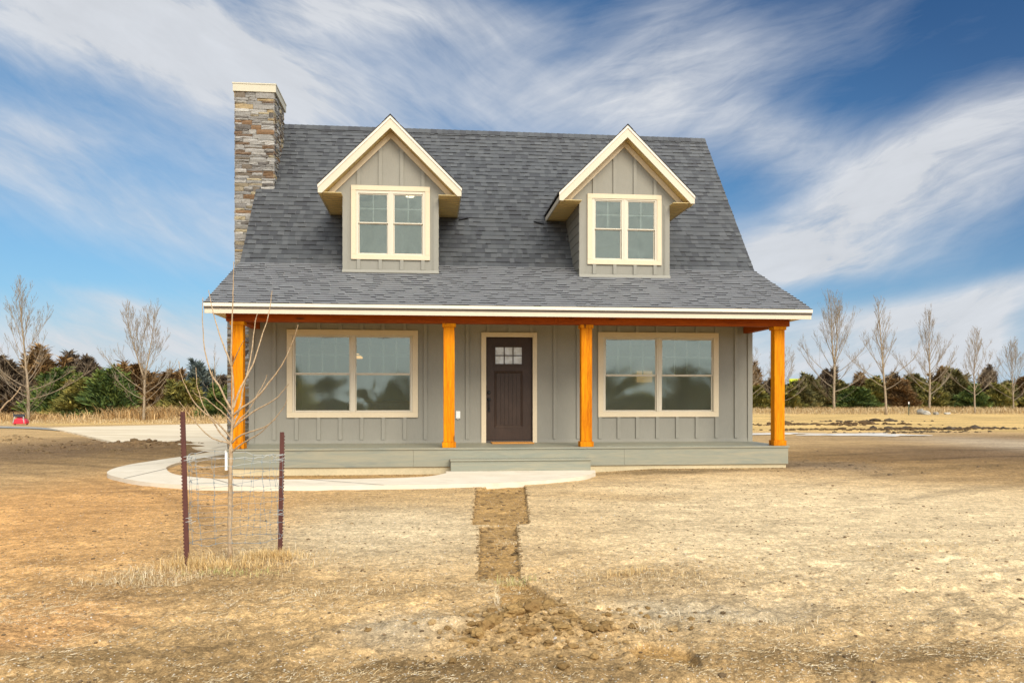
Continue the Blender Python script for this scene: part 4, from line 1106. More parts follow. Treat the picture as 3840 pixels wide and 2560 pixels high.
# shelter belt on the far side of the yard, mirrored in the downstairs windows
Vs, Fs, Cs = [], [], []; off = 0
for i in range(34):
    V, F_, C_ = foliage(700, 2.9+.9*math.sin(i*1.7), 2.9, i, PAL['brown'] if i % 2 else PAL['olive'], spike=.8, width=.35); C_ = C_*3.8  # foliage colour raised to make up for the belt's unlit side
    V = V+np.array([-50+i*3.4, -62+3*math.sin(i*2.2), 0]); Vs.append(V); Fs.append(F_+off); Cs.append(C_); off += len(V)
o = np_mesh('shelter_belt', np.vstack(Vs), np.vstack(Fs), M['leaf'], np.vstack(Cs)); tag(o, 'dark shelter belt of cedars across the yard, mirrored in the windows', 'trees', kind='stuff')

# the cedar belt goes on behind the house and past both sides of the view
Vs, Fs, Cs = [], [], []; off = 0
for i, px_ in enumerate(list(range(560, 1700, 34))+list(range(-1100, -100, 60))+list(range(2440, 3600, 60))):
    k_ = 62 if px_ < 700 else (62+(px_-700)*.044 if px_ < 1700 else 106); x, y, _ = along(U(px_), k_); V, F_, C_ = foliage(1500, 3.6+.7*math.sin(i*1.9), 2.0, 60+i, PAL[('olive', 'brown', 'green', 'rust')[i % 4]], spike=.5, width=.14)
    V = V+np.array([x, y, 0]); Vs.append(V); Fs.append(F_+off); Cs.append(C_); off += len(V)
o = np_mesh('cedar_belt', np.vstack(Vs), np.vstack(Fs), M['leaf'], np.vstack(Cs)); tag(o, 'cedar belt running on behind the house and out of the picture', 'trees', kind='stuff')
# grasses -----------------------------------------------------------------
def blades(n_, x, y, z, L, wd, lean, seed, cols, flat=False, curve=.75):
    r_ = np.random.RandomState(seed); az = r_.rand(n_)*2*np.pi
    ln_ = lean*r_.rand(n_) if not flat else R(90)-np.abs(r_.randn(n_))*.22
    d = np.stack([np.cos(az)*np.sin(ln_), np.sin(az)*np.sin(ln_), np.cos(ln_)], 1)
    d2 = d+np.stack([np.cos(az+r_.randn(n_)*.8)*curve, np.sin(az+r_.randn(n_)*.8)*curve, -np.full(n_, curve*.5)*(0 if flat else 1)], 1); d2 /= np.linalg.norm(d2, axis=1)[:, None]
    s_ = np.stack([-np.sin(az), np.cos(az), np.zeros(n_)], 1)*(wd/2)[:, None]
    up = np.zeros((n_, 3)); 
    if flat: up[:, 2] = .3*wd
    p = np.stack([x, y, z], 1); m_ = p+d*(L*.55)[:, None]; e = m_+d2*(L*.45)[:, None]
    if flat: e[:, 2] = np.maximum(e[:, 2], z+.002)
    V = np.stack([p-s_-up, p+s_+up, m_+s_*.85+up, m_-s_*.85-up, e], 1).reshape(-1, 3)
    i = np.arange(n_)[:, None]*5
    F_ = np.vstack([np.hstack([i, i+1, i+2]), np.hstack([i, i+2, i+3]), np.hstack([i+3, i+2, i+4])])
    cols = np.array(cols); cc = cols[r_.randint(0, len(cols), n_)]*r_.uniform(.75, 1.25, n_)[:, None]
    return V, F_, np.repeat(cc, 5, axis=0)
M['straw'] = attr_mat('dry_straw', .85, .2, 20, .1, 0)
STR = [(.60, .47, .27), (.66, .55, .36), (.52, .38, .19), (.70, .60, .42), (.44, .31, .15)]
GOLD = [(.62, .42, .17), (.66, .48, .22), (.52, .32, .11), (.70, .52, .26)]
def join(parts):
    off = 0; V = []; F_ = []; C_ = []
    for a, b_, c in parts: V.append(a); F_.append(b_+off); C_.append(c); off += len(a)
    return np.vstack(V), np.vstack(F_), np.vstack(C_)
def on_pave(x, y):
    s_ = np.zeros(np.shape(x), bool)
    for q in STRIPS[:2]: s_ |= inquad(x, y, q, .01) > .5
    return s_
# loose straw lying on the foreground
parts = []; r_ = np.random.RandomState(2)
n_ = 300000; x = r_.uniform(-.6, 8.2, n_); y = -12.95+6.2*r_.rand(n_)**1.15
dn = .5+1.5*fbm(x/.55, y/.55, 4)+.7*fbm(x/.12, y/.12, 3)
fade = np.clip((-8.0-y)/1.8, .05, 1)*np.clip(1.2-.9*np.exp(-((x-7.5)/2.4)**2-((y+8.2)/1.8)**2), .1, 1)*np.clip((x-.2+(-y-10)*.35)/1.2, .15, 1)
fade = fade*np.where(np.abs(x-4.0)+np.abs(y+11.2)*.7 < .45, .2, 1)
keep = (r_.rand(n_) < np.clip(dn, 0, 1)**1.6*fade*.85) & ~on_pave(x, y); x, y = x[keep], y[keep]; n_ = len(x)
L = r_.uniform(.008, .032, n_)*np.where(r_.rand(n_) < .04, 2.2, 1); parts.append(blades(n_, x, y, ground_z(x, y)+.003, L, r_.uniform(.0009, .0022, n_), .5, 5, STR, flat=True, curve=.9))
# short standing stubble in tufts
tx, ty = [], []
for i in range(330):
    cx_ = r_.uniform(.2, 8.0); cy_ = r_.uniform(-12.8, -8.9)
    if vnoise(cx_/.9+3, cy_/.9) < -.02: continue
    m_ = r_.randint(8, 30); tx.append(cx_+r_.randn(m_)*.035); ty.append(cy_+r_.randn(m_)*.03)
x = np.concatenate(tx); y = np.concatenate(ty); k_ = ~on_pave(x, y); x, y = x[k_], y[k_]; n_ = len(x)
parts.append(blades(n_, x, y, ground_z(x, y)-.002, r_.uniform(.012, .048, n_), r_.uniform(.0011, .0026, n_), 1.5, 6, STR+GOLD))
V, F_, C_ = join(parts); o = np_mesh('loose_straw', V, F_, M['straw'], C_); tag(o, 'dead straw and stubble strewn over the bare yard', 'straw', kind='stuff')
# taller grass round the guarded sapling
parts = []
for (gx, gy, sx, sy, m_, h0, h1, cols) in ((1.58, -9.50, .10, .08, 420, .05, .20, GOLD), (1.86, -9.55, .24, .06, 1100, .03, .10, GOLD), (2.12, -9.22, .14, .07, 1800, .03, .11, GOLD), (1.72, -9.3, .2, .14, 500, .03, .09, STR),
        (1.35, -9.65, .20, .14, 900, .02, .08, STR), (2.0, -9.0, .2, .14, 400, .03, .12, STR), (1.4, -9.95, .2, .08, 500, .03, .09, STR), (2.35, -9.3, .2, .1, 350, .02, .08, STR), (1.95, -9.75, .22, .05, 260, .02, .07, [(.38, .40, .13), (.55, .47, .2)]),
        (4.02, -10.22, .09, .03, 260, .03, .10, [(.60, .50, .25), (.42, .42, .16), (.66, .5, .26)]), (4.12, -8.62, .07, .04, 160, .02, .07, STR), (4.86, -10.1, .10, .05, 260, .03, .10, GOLD), (5.2, -10.2, .30, .12, 420, .015, .05, STR+GOLD), (5.0, -10.5, .4, .2, 420, .01, .05, STR),
        (3.85, -10.85, .03, .03, 60, .05, .14, STR), (4.62, -11.55, .03, .02, 120, .03, .09, STR), (7.8, -9.4, .35, .1, 200, .015, .05, GOLD), (5.35, -11.55, .25, .1, 300, .015, .06, STR), (2.9, -10.4, .3, .08, 300, .02, .07, STR)):
    x = gx+r_.randn(m_)*sx; y = gy+r_.randn(m_)*sy; parts.append(blades(m_, x, y, ground_z(x, y)-.002, r_.uniform(h0, h1, m_), r_.uniform(.0018, .0036, m_), 1.25 if h1 > .15 else 1.57, int(gx*100), cols))
V, F_, C_ = join(parts); o = np_mesh('dry_grass', V, F_, M['straw'], C_); tag(o, 'dry golden grass tufts round the guarded sapling and steel posts', 'grass', kind='stuff')
# tall grass in front of the tree rows
parts = []
for s_, (u0, u1), (k0, k1), m_, h_, wd in ((0, (-.72, -.34), (43, 60), 20000, .40, .03), (1, (.26, .74), (72, 100), 26000, .50, .05)):
    u_ = r_.uniform(u0, u1, m_); k_ = r_.uniform(k0, k1, m_); x = CX+k_*(SA+u_*CA); y = CY+k_*(CA-u_*SA)
    hh = h_*np.clip(.45+1.5*(fbm(x/2.2, y/2.2, 4)+.3), .15, 1.9)*r_.uniform(.4, 1.1, m_)*np.clip((k_-k0)/6, .25, 1)
    parts.append(blades(m_, x, y, np.zeros(m_), hh, np.full(m_, wd)*r_.uniform(.5, 1.2, m_), .5, 31+s_, [(.44, .32, .16), (.52, .40, .23), (.34, .24, .12), (.46, .32, .15)]))
for px_, k_c, wr, m_, hh in ((370, 52, 1.6, 3500, 1.25), (20, 48, 1.5, 2500, .8), (1905, 96, 2.2, 1600, .7), (2135, 97, 4.0, 2600, .75)):
    cx_, cy_, _ = along(U(px_), k_c); x = cx_+r_.randn(m_)*wr; y = cy_+r_.randn(m_)*1.0
    parts.append(blades(m_, x, y, np.zeros(m_), r_.uniform(.3, 1, m_)*hh, r_.uniform(.02, .05, m_), .6, int(px_), [(.44, .28, .12), (.50, .34, .16), (.36, .22, .09)]))
V, F_, C_ = join(parts); o = np_mesh('tall_grass', V, F_, M['straw'], C_); tag(o, 'tall dead grass along the foot of the tree rows', 'grass', kind='stuff')

# clods and stones ---------------------------------------------------------
def ico(sub=2):
    import bmesh
    b_ = bmesh.new(); bmesh.ops.create_icosphere(b_, subdivisions=sub, radius=1); V = np.array([v.co[:] for v in b_.verts]); F_ = np.array([[v.index for v in f.verts] for f in b_.faces]); b_.free(); return V, F_
IV2, IF2 = ico(3); IV1, IF1 = ico(1); ICO2 = ico(2)
def lump(c, r3, seed, V0=IV2, F0=IF2, amp=.35, col=(.3, .2, .1)):
    q = np.array([mnoise.noise(Vector(v*1.4)+Vector((seed, seed*1.3, 0)))+.45*mnoise.noise(Vector(v*4)+Vector((seed, 0, seed))) for v in V0])
    V = V0*(1+amp*q)[:, None]*np.array(r3); a = seed*2.1; ca, sa_ = math.cos(a), math.sin(a)
    V = np.stack([V[:, 0]*ca-V[:, 1]*sa_, V[:, 0]*sa_+V[:, 1]*ca, V[:, 2]], 1)+np.array(c)
    return V, F0.copy(), np.tile(np.array(col)*(1+.15*math.sin(seed*5)), (len(V), 1))
def soil_lump_mat():
    m, t = material('crumbled_soil'); a = t.n('ShaderNodeAttribute', attribute_name='Col').outputs['Color']
    g = t.noise(t.pos, 55, 5, .75); v = t.rng(g, .25, .75, .6, 1.35)
    c = t.mix(1.0, a, t.n('ShaderNodeCombineColor', i_Red=v, i_Green=v, i_Blue=v).outputs[0], 'MULTIPLY')
    t.set(t.b.inputs['Base Color'], c); t.b.inputs['Roughness'].default_value = .97; t.b.inputs['Specular IOR Level'].default_value = .1; bump(t, g, .8, .012); return m
M['clod'] = soil_lump_mat()
parts = []; rr = random.Random(9)
big = [(4.02, -11.33, .075, .05, .045), (3.90, -11.35, .06, .05, .04), (4.10, -11.29, .06, .04, .035), (3.72, -11.48, .06, .045, .035), (3.68, -11.55, .045, .04, .03), (3.78, -11.42, .05, .05, .035), (3.96, -11.6, .06, .045, .028), (4.13, -11.62, .045, .035, .02), (4.30, -11.58, .035, .06, .02), (4.38, -11.58, .035, .04, .02), (4.2, -11.42, .06, .05, .02), (3.95, -11.15, .05, .03, .03), (3.8, -11.1, .04, .03, .02), (4.05, -11.05, .06, .03, .02), (3.62, -11.62, .05, .03, .02)]
for i, (x, y, a, b_, c) in enumerate(big): parts.append(lump((x, y, float(ground_z(x, y))+c*.15), (a*(.85+.3*(i*7 % 5)/4), b_, c*.95), i*1.7, amp=.5, col=(.31, .195, .075) if i % 3 else (.24, .145, .055)))
for i in range(420):
    x = HEAP[0]+rr.gauss(0, .30); y = HEAP[1]+rr.gauss(0, .28); s_ = rr.choice((rr.uniform(.003, .010), rr.uniform(.004, .016), rr.uniform(.01, .03)))
    parts.append(lump((x, y, float(ground_z(x, y))+s_*.3), (s_, s_*rr.uniform(.6, 1), s_*rr.uniform(.4, .7)), i*.77, *ICO2, amp=.55, col=rr.choice([(.30, .19, .075), (.25, .155, .06), (.38, .255, .115)])))
for q in STRIPS[:2]:      # crumbs along the cut edges
    for e in ((0, 3), (1, 2)):
        for i in range(70):
            f_ = rr.random(); x = q[e[0]][0]+(q[e[1]][0]-q[e[0]][0])*f_+rr.gauss(0, .015); y = q[e[0]][1]+(q[e[1]][1]-q[e[0]][1])*f_; s_ = rr.uniform(.005, .016)
            parts.append(lump((x, y, float(ground_z(x, y))+s_*.2), (s_*1.3, s_, s_*.6), i*.31, IV1, IF1, col=(.20, .135, .065)))
    for i in range(46):
        f_, g_ = rr.random(), rr.random(); x = (q[0][0]*(1-f_)+q[3][0]*f_)*(1-g_)+(q[1][0]*(1-f_)+q[2][0]*f_)*g_; y = (q[0][1]*(1-f_)+q[3][1]*f_); s_ = rr.uniform(.008, .03)
        parts.append(lump((x, y, float(ground_z(x, y))+s_*.1), (s_*1.6, s_, s_*.35), i*.41, IV1, IF1, col=(.19, .125, .06)))
for i in range(3200):     # crumbs over the yard
    x = rr.uniform(-1.5, 9.5); y = -12.9+9*rr.random()**1.7; s_ = rr.uniform(.003, .012)*(1.7 if rr.random() < .05 else 1)
    parts.append(lump((x, y, float(ground_z(x, y))+s_*.2), (s_*1.2, s_, s_*.6), i*.31, IV1, IF1, col=rr.choice([(.22, .15, .08), (.33, .24, .13), (.16, .11, .06)])))
for (cx_, cy_, sx, sy, m_, s0, s1, c) in ((23.5, 24.5, 3.0, .9, 200, .03, .12, (.11, .07, .035)), (22.0, 17.2, 3.4, .45, 300, .03, .11, (.10, .064, .032)), (26.5, 18.0, 2.6, .4, 90, .04, .12, (.09, .07, .05)), (17.5, 24.0, 2.2, .5, 60, .05, .14, (.06, .045, .03)), (29, 30, 2.4, .5, 40, .05, .12, (.08, .06, .04)), (23, 14.4, 1.6, .4, 70, .03, .1, (.10, .075, .045)),
                                    (-9.5, 10.5, .6, .6, 60, .03, .09, (.26, .18, .09)), (-4.4, 7.8, 1.3, .35, 90, .02, .08, (.16, .105, .055)), (-6.3, 7.0, 1.8, 1.6, 90, .02, .07, (.17, .115, .06)), (11.5, -1.0, 1.6, 1.2, 60, .01, .03, (.13, .095, .06)), (-.9, -.5, .35, .9, 40, .01, .035, (.2, .14, .07))):
    for i in range(m_):
        x = cx_+rr.gauss(0, sx); y = cy_+rr.gauss(0, sy)+sy*2.2*float(vnoise(x/1.3+cx_, 3.1)); s_ = rr.uniform(s0, s1)*(1+1.2*max(0, float(vnoise(x/.8, cy_))))*(1.5 if rr.random() < .1 else .8)
        parts.append(lump((x, y, float(ground_z(x, y))+s_*.15), (s_*1.4, s_, s_*.6), i*.9+sx, IV1, IF1, amp=.5, col=c))
V, F_, C_ = join(parts); o = np_mesh('soil_clods', V, F_, M['clod'], C_); tag(o, 'turned clods and crumbs of earth lying in the yard', 'soil', kind='stuff')
# pebbles
parts = []; n_ = 9000
for i in range(n_):
    x = rr.uniform(-1.5, 10.5); y = -12.95+10.5*rr.random()**1.6; s_ = rr.uniform(.002, .0055)*(2.2 if rr.random() < .03 else 1)
    a_ = rr.random()*6.28; h_ = s_*.6; z = float(0); P_ = [(math.cos(a_+j*1.571)*s_*rr.uniform(.6, 1.2), math.sin(a_+j*1.571)*s_*rr.uniform(.6, 1.1), 0) for j in range(4)]+[(0, 0, h_)]
    parts.append((np.array(P_)+np.array((x, y, 0)), np.array([(0, 1, 4), (1, 2, 4), (2, 3, 4), (3, 0, 4)]), np.tile(np.array(rr.choice([(.62, .58, .50), (.50, .46, .40), (.36, .33, .29), (.66, .62, .55)])), (5, 1))))
V, F_, C_ = join(parts); V[:, 2] += ground_z(V[:, 0], V[:, 1])+.001; o = np_mesh('gravel', V, F_, M['clod'], C_); tag(o, 'pale grit and pebbles on the bare yard soil', 'gravel', kind='stuff')
# crumbs of soil against the foundation
parts = []
for i in range(500):
    x = rr.uniform(.1, 9.9); y = -1.72-abs(rr.gauss(0, .12)); s_ = rr.uniform(.004, .016)
    if 3.5 < x < 6.4: continue
    parts.append(lump((x, y, float(ground_z(x, y))+s_*.2), (s_*1.4, s_, s_*.6), i*.37, IV1, IF1, amp=.5, col=rr.choice([(.24, .155, .07), (.30, .20, .09), (.17, .11, .05)])))
V, F_, C_ = join(parts); o = np_mesh('edge_soil', V, F_, M['clod'], C_); tag(o, 'loose soil lying along the deck foundation', 'soil', kind='stuff')
# rocks by the poplar row
GRK = 'pale rocks by the green steel post'
for i, (px, yb_, a, b_, c, lab) in enumerate(((2117, 951, .42, .3, .30, 'largest pale rock beside the green steel post'), (2129, 952, .30, .25, .22, 'middle sized grey rock leaning on the largest pale rock'), (2150, 952, .22, .2, .16, 'small pale rock right of the two bigger rocks'), (2176, 951, .30, .2, .11, 'low flat pale rock farthest right of the green steel post'))):
    k = kof(yb_); x, y, _ = along(U(px), k); V, F_, C_ = lump((0, 0, c*.5), (a, b_, c), 3.1*i+1, amp=.4, col=(.38, .35, .29))
    o = np_mesh('rock', V, F_, M['clod'], C_, smooth=True); o.location = (x, y, 0); tag(o, lab, 'rock', GRK)
# tumbleweed bush
k = kof(957); x, y, _ = along(U(257), k-4); tw = MB(); rt = random.Random(4)
for i in range(420):
    a, e = rt.uniform(0, 6.28), rt.uniform(-.2, 1.4); r0 = rt.uniform(.75, 1.0); p = Vector((math.cos(a)*math.cos(e), math.sin(a)*math.cos(e), math.sin(e)))
    q = Vector((rt.gauss(0, .3), rt.gauss(0, .3), rt.gauss(0, .3))); tw.tube([Vector((0, 0, .35))+p*.1, Vector((0, 0, .35))+p*r0*.5+q*.15, Vector((0, 0, .35))+p*r0*.85+q*.3], .012, 3, cap=False)
M['weed'] = paint('dry_weed', (.36, .21, .08), .95); o = tw.build('tumbleweed', M['weed']); o.location = (x, y, 0); o.scale = (.95, .95, .9); tag(o, 'round brown tumbleweed bush in the grass right of the tallest left poplar', 'bush')

# young sapling with its wire guard ---------------------------------------
SAP = [
[(1.826, -9.213, 0.011), (1.826, -9.213, 0.33), (1.829, -9.213, 0.62), (1.832, -9.213, 0.794), (1.833, -9.213, 0.91), (1.843, -9.214, 1.055), (1.848, -9.215, 1.2), (1.851, -9.215, 1.403), (1.84, -9.214, 1.519), (1.836, -9.214, 1.664), (1.843, -9.214, 1.925), (1.851, -9.215, 2.128), (1.853, -9.215, 2.215), (1.856, -9.216, 2.386)] ,
[(1.833, -9.213, 0.903), (1.808, -9.242, 0.933), (1.73, -9.265, 0.956), (1.652, -9.288, 1.015), (1.576, -9.311, 1.109), (1.529, -9.337, 1.18), (1.478, -9.363, 1.261)] ,
[(1.832, -9.213, 0.968), (1.781, -9.248, 1.042), (1.72, -9.281, 1.115), (1.646, -9.314, 1.18), (1.586, -9.348, 1.258), (1.542, -9.383, 1.357), (1.512, -9.42, 1.454), (1.501, -9.458, 1.571)] ,
[(1.832, -9.213, 0.924), (1.76, -9.218, 0.997), (1.706, -9.225, 1.084), (1.644, -9.23, 1.186), (1.605, -9.239, 1.287), (1.579, -9.248, 1.402), (1.576, -9.26, 1.53)] ,
[(1.843, -9.214, 1.084), (1.783, -9.257, 1.172), (1.725, -9.299, 1.229), (1.667, -9.342, 1.286), (1.624, -9.386, 1.3), (1.596, -9.432, 1.349)] ,
[(1.846, -9.215, 1.127), (1.79, -9.285, 1.229), (1.753, -9.358, 1.286), (1.752, -9.434, 1.37), (1.766, -9.511, 1.493)] ,
[(1.848, -9.215, 1.178), (1.788, -9.219, 1.287), (1.747, -9.224, 1.388), (1.693, -9.229, 1.46), (1.652, -9.234, 1.604), (1.633, -9.242, 1.704), (1.622, -9.251, 1.919), (1.627, -9.261, 2.09)] ,
[(1.839, -9.214, 1.548), (1.785, -9.15, 1.653), (1.727, -9.085, 1.774), (1.667, -9.02, 1.913), (1.615, -8.956, 2.068), (1.576, -8.893, 2.196)] ,
[(1.848, -9.215, 1.2), (1.893, -9.184, 1.345), (1.943, -9.154, 1.463), (1.994, -9.124, 1.582), (2.045, -9.094, 1.776), (2.097, -9.064, 1.957), (2.123, -9.032, 2.178)] ,
[(1.846, -9.215, 1.055), (1.894, -9.188, 1.199), (1.916, -9.16, 1.36), (1.952, -9.132, 1.522), (1.975, -9.103, 1.686), (1.99, -9.074, 1.881), (2.006, -9.044, 1.988)] ,
[(1.848, -9.215, 1.149), (1.936, -9.252, 1.215), (2.043, -9.291, 1.287), (2.148, -9.329, 1.401), (2.239, -9.367, 1.515), (2.315, -9.402, 1.641), (2.376, -9.437, 1.781), (2.404, -9.467, 1.856)] ,
[(1.843, -9.214, 1.026), (1.9, -9.215, 1.113), (1.971, -9.217, 1.185), (2.042, -9.219, 1.316), (2.092, -9.219, 1.403), (2.119, -9.217, 1.473)] ,
[(1.843, -9.214, 1.04), (1.95, -9.251, 1.128), (2.056, -9.289, 1.2), (2.147, -9.324, 1.244), (2.223, -9.358, 1.294), (2.285, -9.391, 1.358), (2.325, -9.421, 1.4)] ,
[(1.838, -9.214, 0.924), (1.91, -9.26, 0.984), (2.033, -9.311, 1.029), (2.126, -9.358, 1.059), (2.204, -9.405, 1.117), (2.282, -9.451, 1.202), (2.321, -9.494, 1.275)] ,
[(1.836, -9.214, 0.852), (1.928, -9.278, 0.92), (2.026, -9.344, 0.973), (2.108, -9.408, 1.018), (2.175, -9.47, 1.076), (2.242, -9.532, 1.127)] ,
[(1.839, -9.214, 1.54), (1.888, -9.286, 1.617), (1.939, -9.358, 1.691), (1.98, -9.429, 1.733)] ,
]
rt = random.Random(6)
def sapling(label, paths, base_r, tip_r, zfix=True):
    root = empty('young_sapling', (paths[0][0][0], paths[0][0][1], 0)); tag(root, label, 'sapling'); bx, by = paths[0][0][:2]
    st = smooth_line([tuple(p) for p in paths[0]], 4); tb = MB()
    hs = [(p[0]-bx+rt.uniform(-.0015, .0015), p[1]-by, p[2]-(.03 if i == 0 else 0)) for i, p in enumerate(st)]
    m_ = len(hs); def_r = lambda z: base_r*(1-z/2.42)**1.0*.92+tip_r if z > .9 else base_r*(1.0-.17*z)+tip_r
    tb.tube(hs, [max(def_r(max(p[2], 0))*rt.uniform(.93, 1.07), tip_r) for p in hs], 10); tr_ = tb.build('trunk', M['sapbark'], root, smooth=True)
    for P_ in paths[1:]:
        b2 = MB(); q = smooth_line([tuple(p) for p in P_], 4); q = [(p[0]-bx+rt.uniform(-.0022, .0022), p[1]-by, p[2]+rt.uniform(-.0015, .0015)) for p in q]; m_ = len(q)
        L = sum(math.dist(a, b_) for a, b_ in zip(q, q[1:])); r0 = .0035+.0065*min(L, 1.0)
        b2.tube(q, [max(r0*(1-.75*i/m_), .0022) for i in range(m_)], 6)
        for i in range(3, m_-1, 2):      # buds
            p = Vector(q[i]); d = (Vector(q[min(i+1, m_-1)])-p).normalized(); s_ = Vector((rt.uniform(-1, 1), rt.uniform(-1, 1), .2)).normalized(); b2.tube([p, p+(d*.8+s_*.5)*.014], [.0032, .001], 4)
        b2.build('branch', M['sapbark'], root, smooth=True)
    return root
sap = sapling('bare young sapling inside the wire guard, between the two rusty steel posts', SAP, .0165, .0022)
SAP2 = [[(-.10, -10.03, 0), (-.10, -10.03, .6), (-.09, -10.03, 1.0), (-.10, -10.03, 1.5), (-.08, -10.03, 2.1)],
        [(-.09, -10.03, .80), (.12, -10.05, .92), (.32, -10.065, 1.03), (.429, -10.075, 1.087), (.486, -10.08, 1.152), (.514, -10.083, 1.195), (.55, -10.087, 1.245), (.593, -10.091, 1.281), (.629, -10.095, 1.324), (.654, -10.098, 1.36)],
        [(-.10, -10.03, .95), (-.3, -10.0, 1.2), (-.42, -9.98, 1.6)], [(-.09, -10.03, 1.1), (.02, -10.1, 1.5), (.05, -10.15, 1.95)]]
sapling('second young sapling just outside the left edge, only one branch tip in view', SAP2, .015, .0022)
M['rust'] = paint('rusty_steel', (.095, .034, .026), .8, (25, 25, 6), .4, .22, .25)
M['wire'] = paint('galvanised_wire', (.20, .24, .25), .45, (30, 30, 30), .1, .15, .1)
M['wirepale'] = paint('tie_wire', (.50, .52, .50), .4)
def steel_post(loc, top, side, label):
    root = empty('steel_post', (loc[0], loc[1], 0)); tag(root, label, 'post', 'rusty steel posts holding the wire guard')
    lean = Vector((top[0]-loc[0], top[1]-loc[1], top[2])); mb = MB(); w_ = .017
    def at_(x, y, z): f_ = z/top[2]; return (x+lean.x*f_, y+lean.y*f_, z)
    for (xa, xb, ya, yb2) in ((-w_, w_, -.004, .004), (-.0035, .0035, .004, .038)):
        v = [at_(xa, ya, -.1), at_(xb, ya, -.1), at_(xb, yb2, -.1), at_(xa, yb2, -.1), at_(xa, ya, top[2]), at_(xb, ya, top[2]), at_(xb, yb2, top[2]), at_(xa, yb2, top[2])]
        mb.poly(v, [(0, 3, 2, 1), (4, 5, 6, 7), (0, 1, 5, 4), (1, 2, 6, 5), (2, 3, 7, 6), (3, 0, 4, 7)])
    mb.build('shaft', M['rust'], root)
    mb = MB(); z = .06
    while z < top[2]-.02:
        a, b_ = sorted((side*w_, side*(w_+.007))); e = side*(w_+.0005); f_ = side*(w_+.007)
        v = [at_(e, -.006, z), at_(e, .006, z), at_(e, .006, z+.015), at_(e, -.006, z+.015), at_(f_, -.005, z+.006), at_(f_, .005, z+.006), at_(f_, .005, z+.014), at_(f_, -.005, z+.014)]
        mb.poly(v, [(0, 3, 2, 1), (4, 5, 6, 7), (0, 1, 5, 4), (1, 2, 6, 5), (2, 3, 7, 6), (3, 0, 4, 7)]); z += .0265
    o = mb.build('stud_row', M['rust'], root)
    return root
steel_post((1.575, -9.492), (1.541, -9.489, 1.183), -1, 'taller rusty studded steel post, left of the guarded sapling')
steel_post((2.187, -9.037), (2.205, -9.039, 1.006), 1, 'shorter rusty studded steel post, right of the guarded sapling')
# woven wire hoop
wg = empty('wire_guard', (1.885, -9.275, 0)); tag(wg, 'round cage of woven wire mesh round the bare young sapling', 'wire cage')
rt = random.Random(12); NR, NC = 9, 18; Rg = .335
zs_ = [.165, .27, .365, .46, .55, .63, .70, .76, .815]
def cage(i, j):
    a = 2*math.pi*j/NC+.25+.02*i*math.sin(j); r0 = Rg*(1+.07*math.sin(a*2+1)+.03*math.sin(a*5)); z = zs_[i]+.018*math.sin(a+2.0)+.05*(i/8)*max(0, -math.cos(a+.55))*1.0
    return (r0*math.cos(a), r0*.82*math.sin(a), z)
JT = {(i, j): (rt.gauss(0, .006), rt.gauss(0, .006), rt.gauss(0, .007)) for i in range(NR) for j in range(NC)}
P_ = lambda i, j: Vector(cage(i, j))+Vector(JT[(i, j % NC)])
for i in range(NR):
    mb = MB(); pts = []
    for j in range(NC):
        pts += [P_(i, j), (P_(i, j)+P_(i, (j+1) % NC))/2*1.004+Vector((rt.gauss(0, .003), 0, rt.gauss(0, .005)))]
    pts.append(pts[0]); mb.tube(pts, .0019 if i in (0, NR-1) else .0013, 4, cap=False); mb.build('line_wire', M['wirepale'] if i >= NR-2 else M['wire'], wg)
for j in range(NC):
    mb = MB(); pts = []
    for i in range(NR): pts.append(P_(i, j)); 
    mb.tube([p+Vector((rt.gauss(0, .003), rt.gauss(0, .003), 0)) for p in pts], .0012, 4, cap=False)
    for p in pts: mb.tube([p-Vector((0, 0, .006)), p+Vector((0, 0, .006))], .0034, 5)
    mb.build('stay_wire', M['wire'], wg)
for (px_, py_, z) in ((1.565, -9.49, .80), (1.578, -9.49, .33), (2.20, -9.04, .775), (2.19, -9.04, .32)):
    mb = MB(); pts = [(px_-1.885+.028*math.cos(a*.9), py_+9.275+.022*math.sin(a*.9)+.012, z+.004*a-.01) for a in range(15)]; mb.tube(pts, .0022, 4)
    d_ = Vector((1.885-px_, -9.275-py_, 0)); mb.tube([(px_-1.885+.02, py_+9.275, z), (px_-1.885+d_.x*.16, py_+9.275+d_.y*.2, z+.01)], .0018, 4); mb.build('tie', M['wirepale'], wg)

# small things far off ------------------------------------------------------
M['red'] = paint('red_plastic', (.55, .03, .05), .35, (5, 5, 5), .05, .05, .1); M['dark'] = paint('dark_plastic', (.03, .035, .045), .5); M['grey'] = paint('grey_steel', (.38, .36, .34), .4); M['orange'] = paint('orange_flag', (.85, .09, .01), .6)
k = kof(975.5); x, y, _ = along(U(47), k); mo = empty('mower', (x, y, 0), .1); mo.scale = (.76, .76, .95); tag(mo, 'red mower with black frame parked in the grass by the tallest left poplar', 'mower')
mb = MB(); pr = [(-.42, .05), (-.40, .18), (-.30, .30), (-.12, .36), (.14, .36), (.33, .31), (.42, .18), (.43, .05)]
mb.prism([(a, -.28, b_) for a, b_ in pr], (0, .6, 0)); mb.build('body', M['red'], mo, bevel=.05)
mb = MB(); mb.box(-.20, .12, -.05, .25, .36, .46); mb.build('engine_cover', M['red'], mo, bevel=.03)
for sx_ in (-.27, .25):
    mb = MB(); mb.tube([(sx_*1.3, -.30, .10), (sx_*1.1, -.29, .32), (sx_, -.2, .44)], .03, 6); mb.build('side_bar', M['grey'], mo)
mb = MB(); mb.tube([(-.40, -.1, .66), (-.37, -.12, .44), (.30, -.12, .44), (.32, -.1, .66)], .028, 6); mb.box(-.35, .28, -.15, -.09, .47, .58); mb.build('frame', M['dark'], mo)
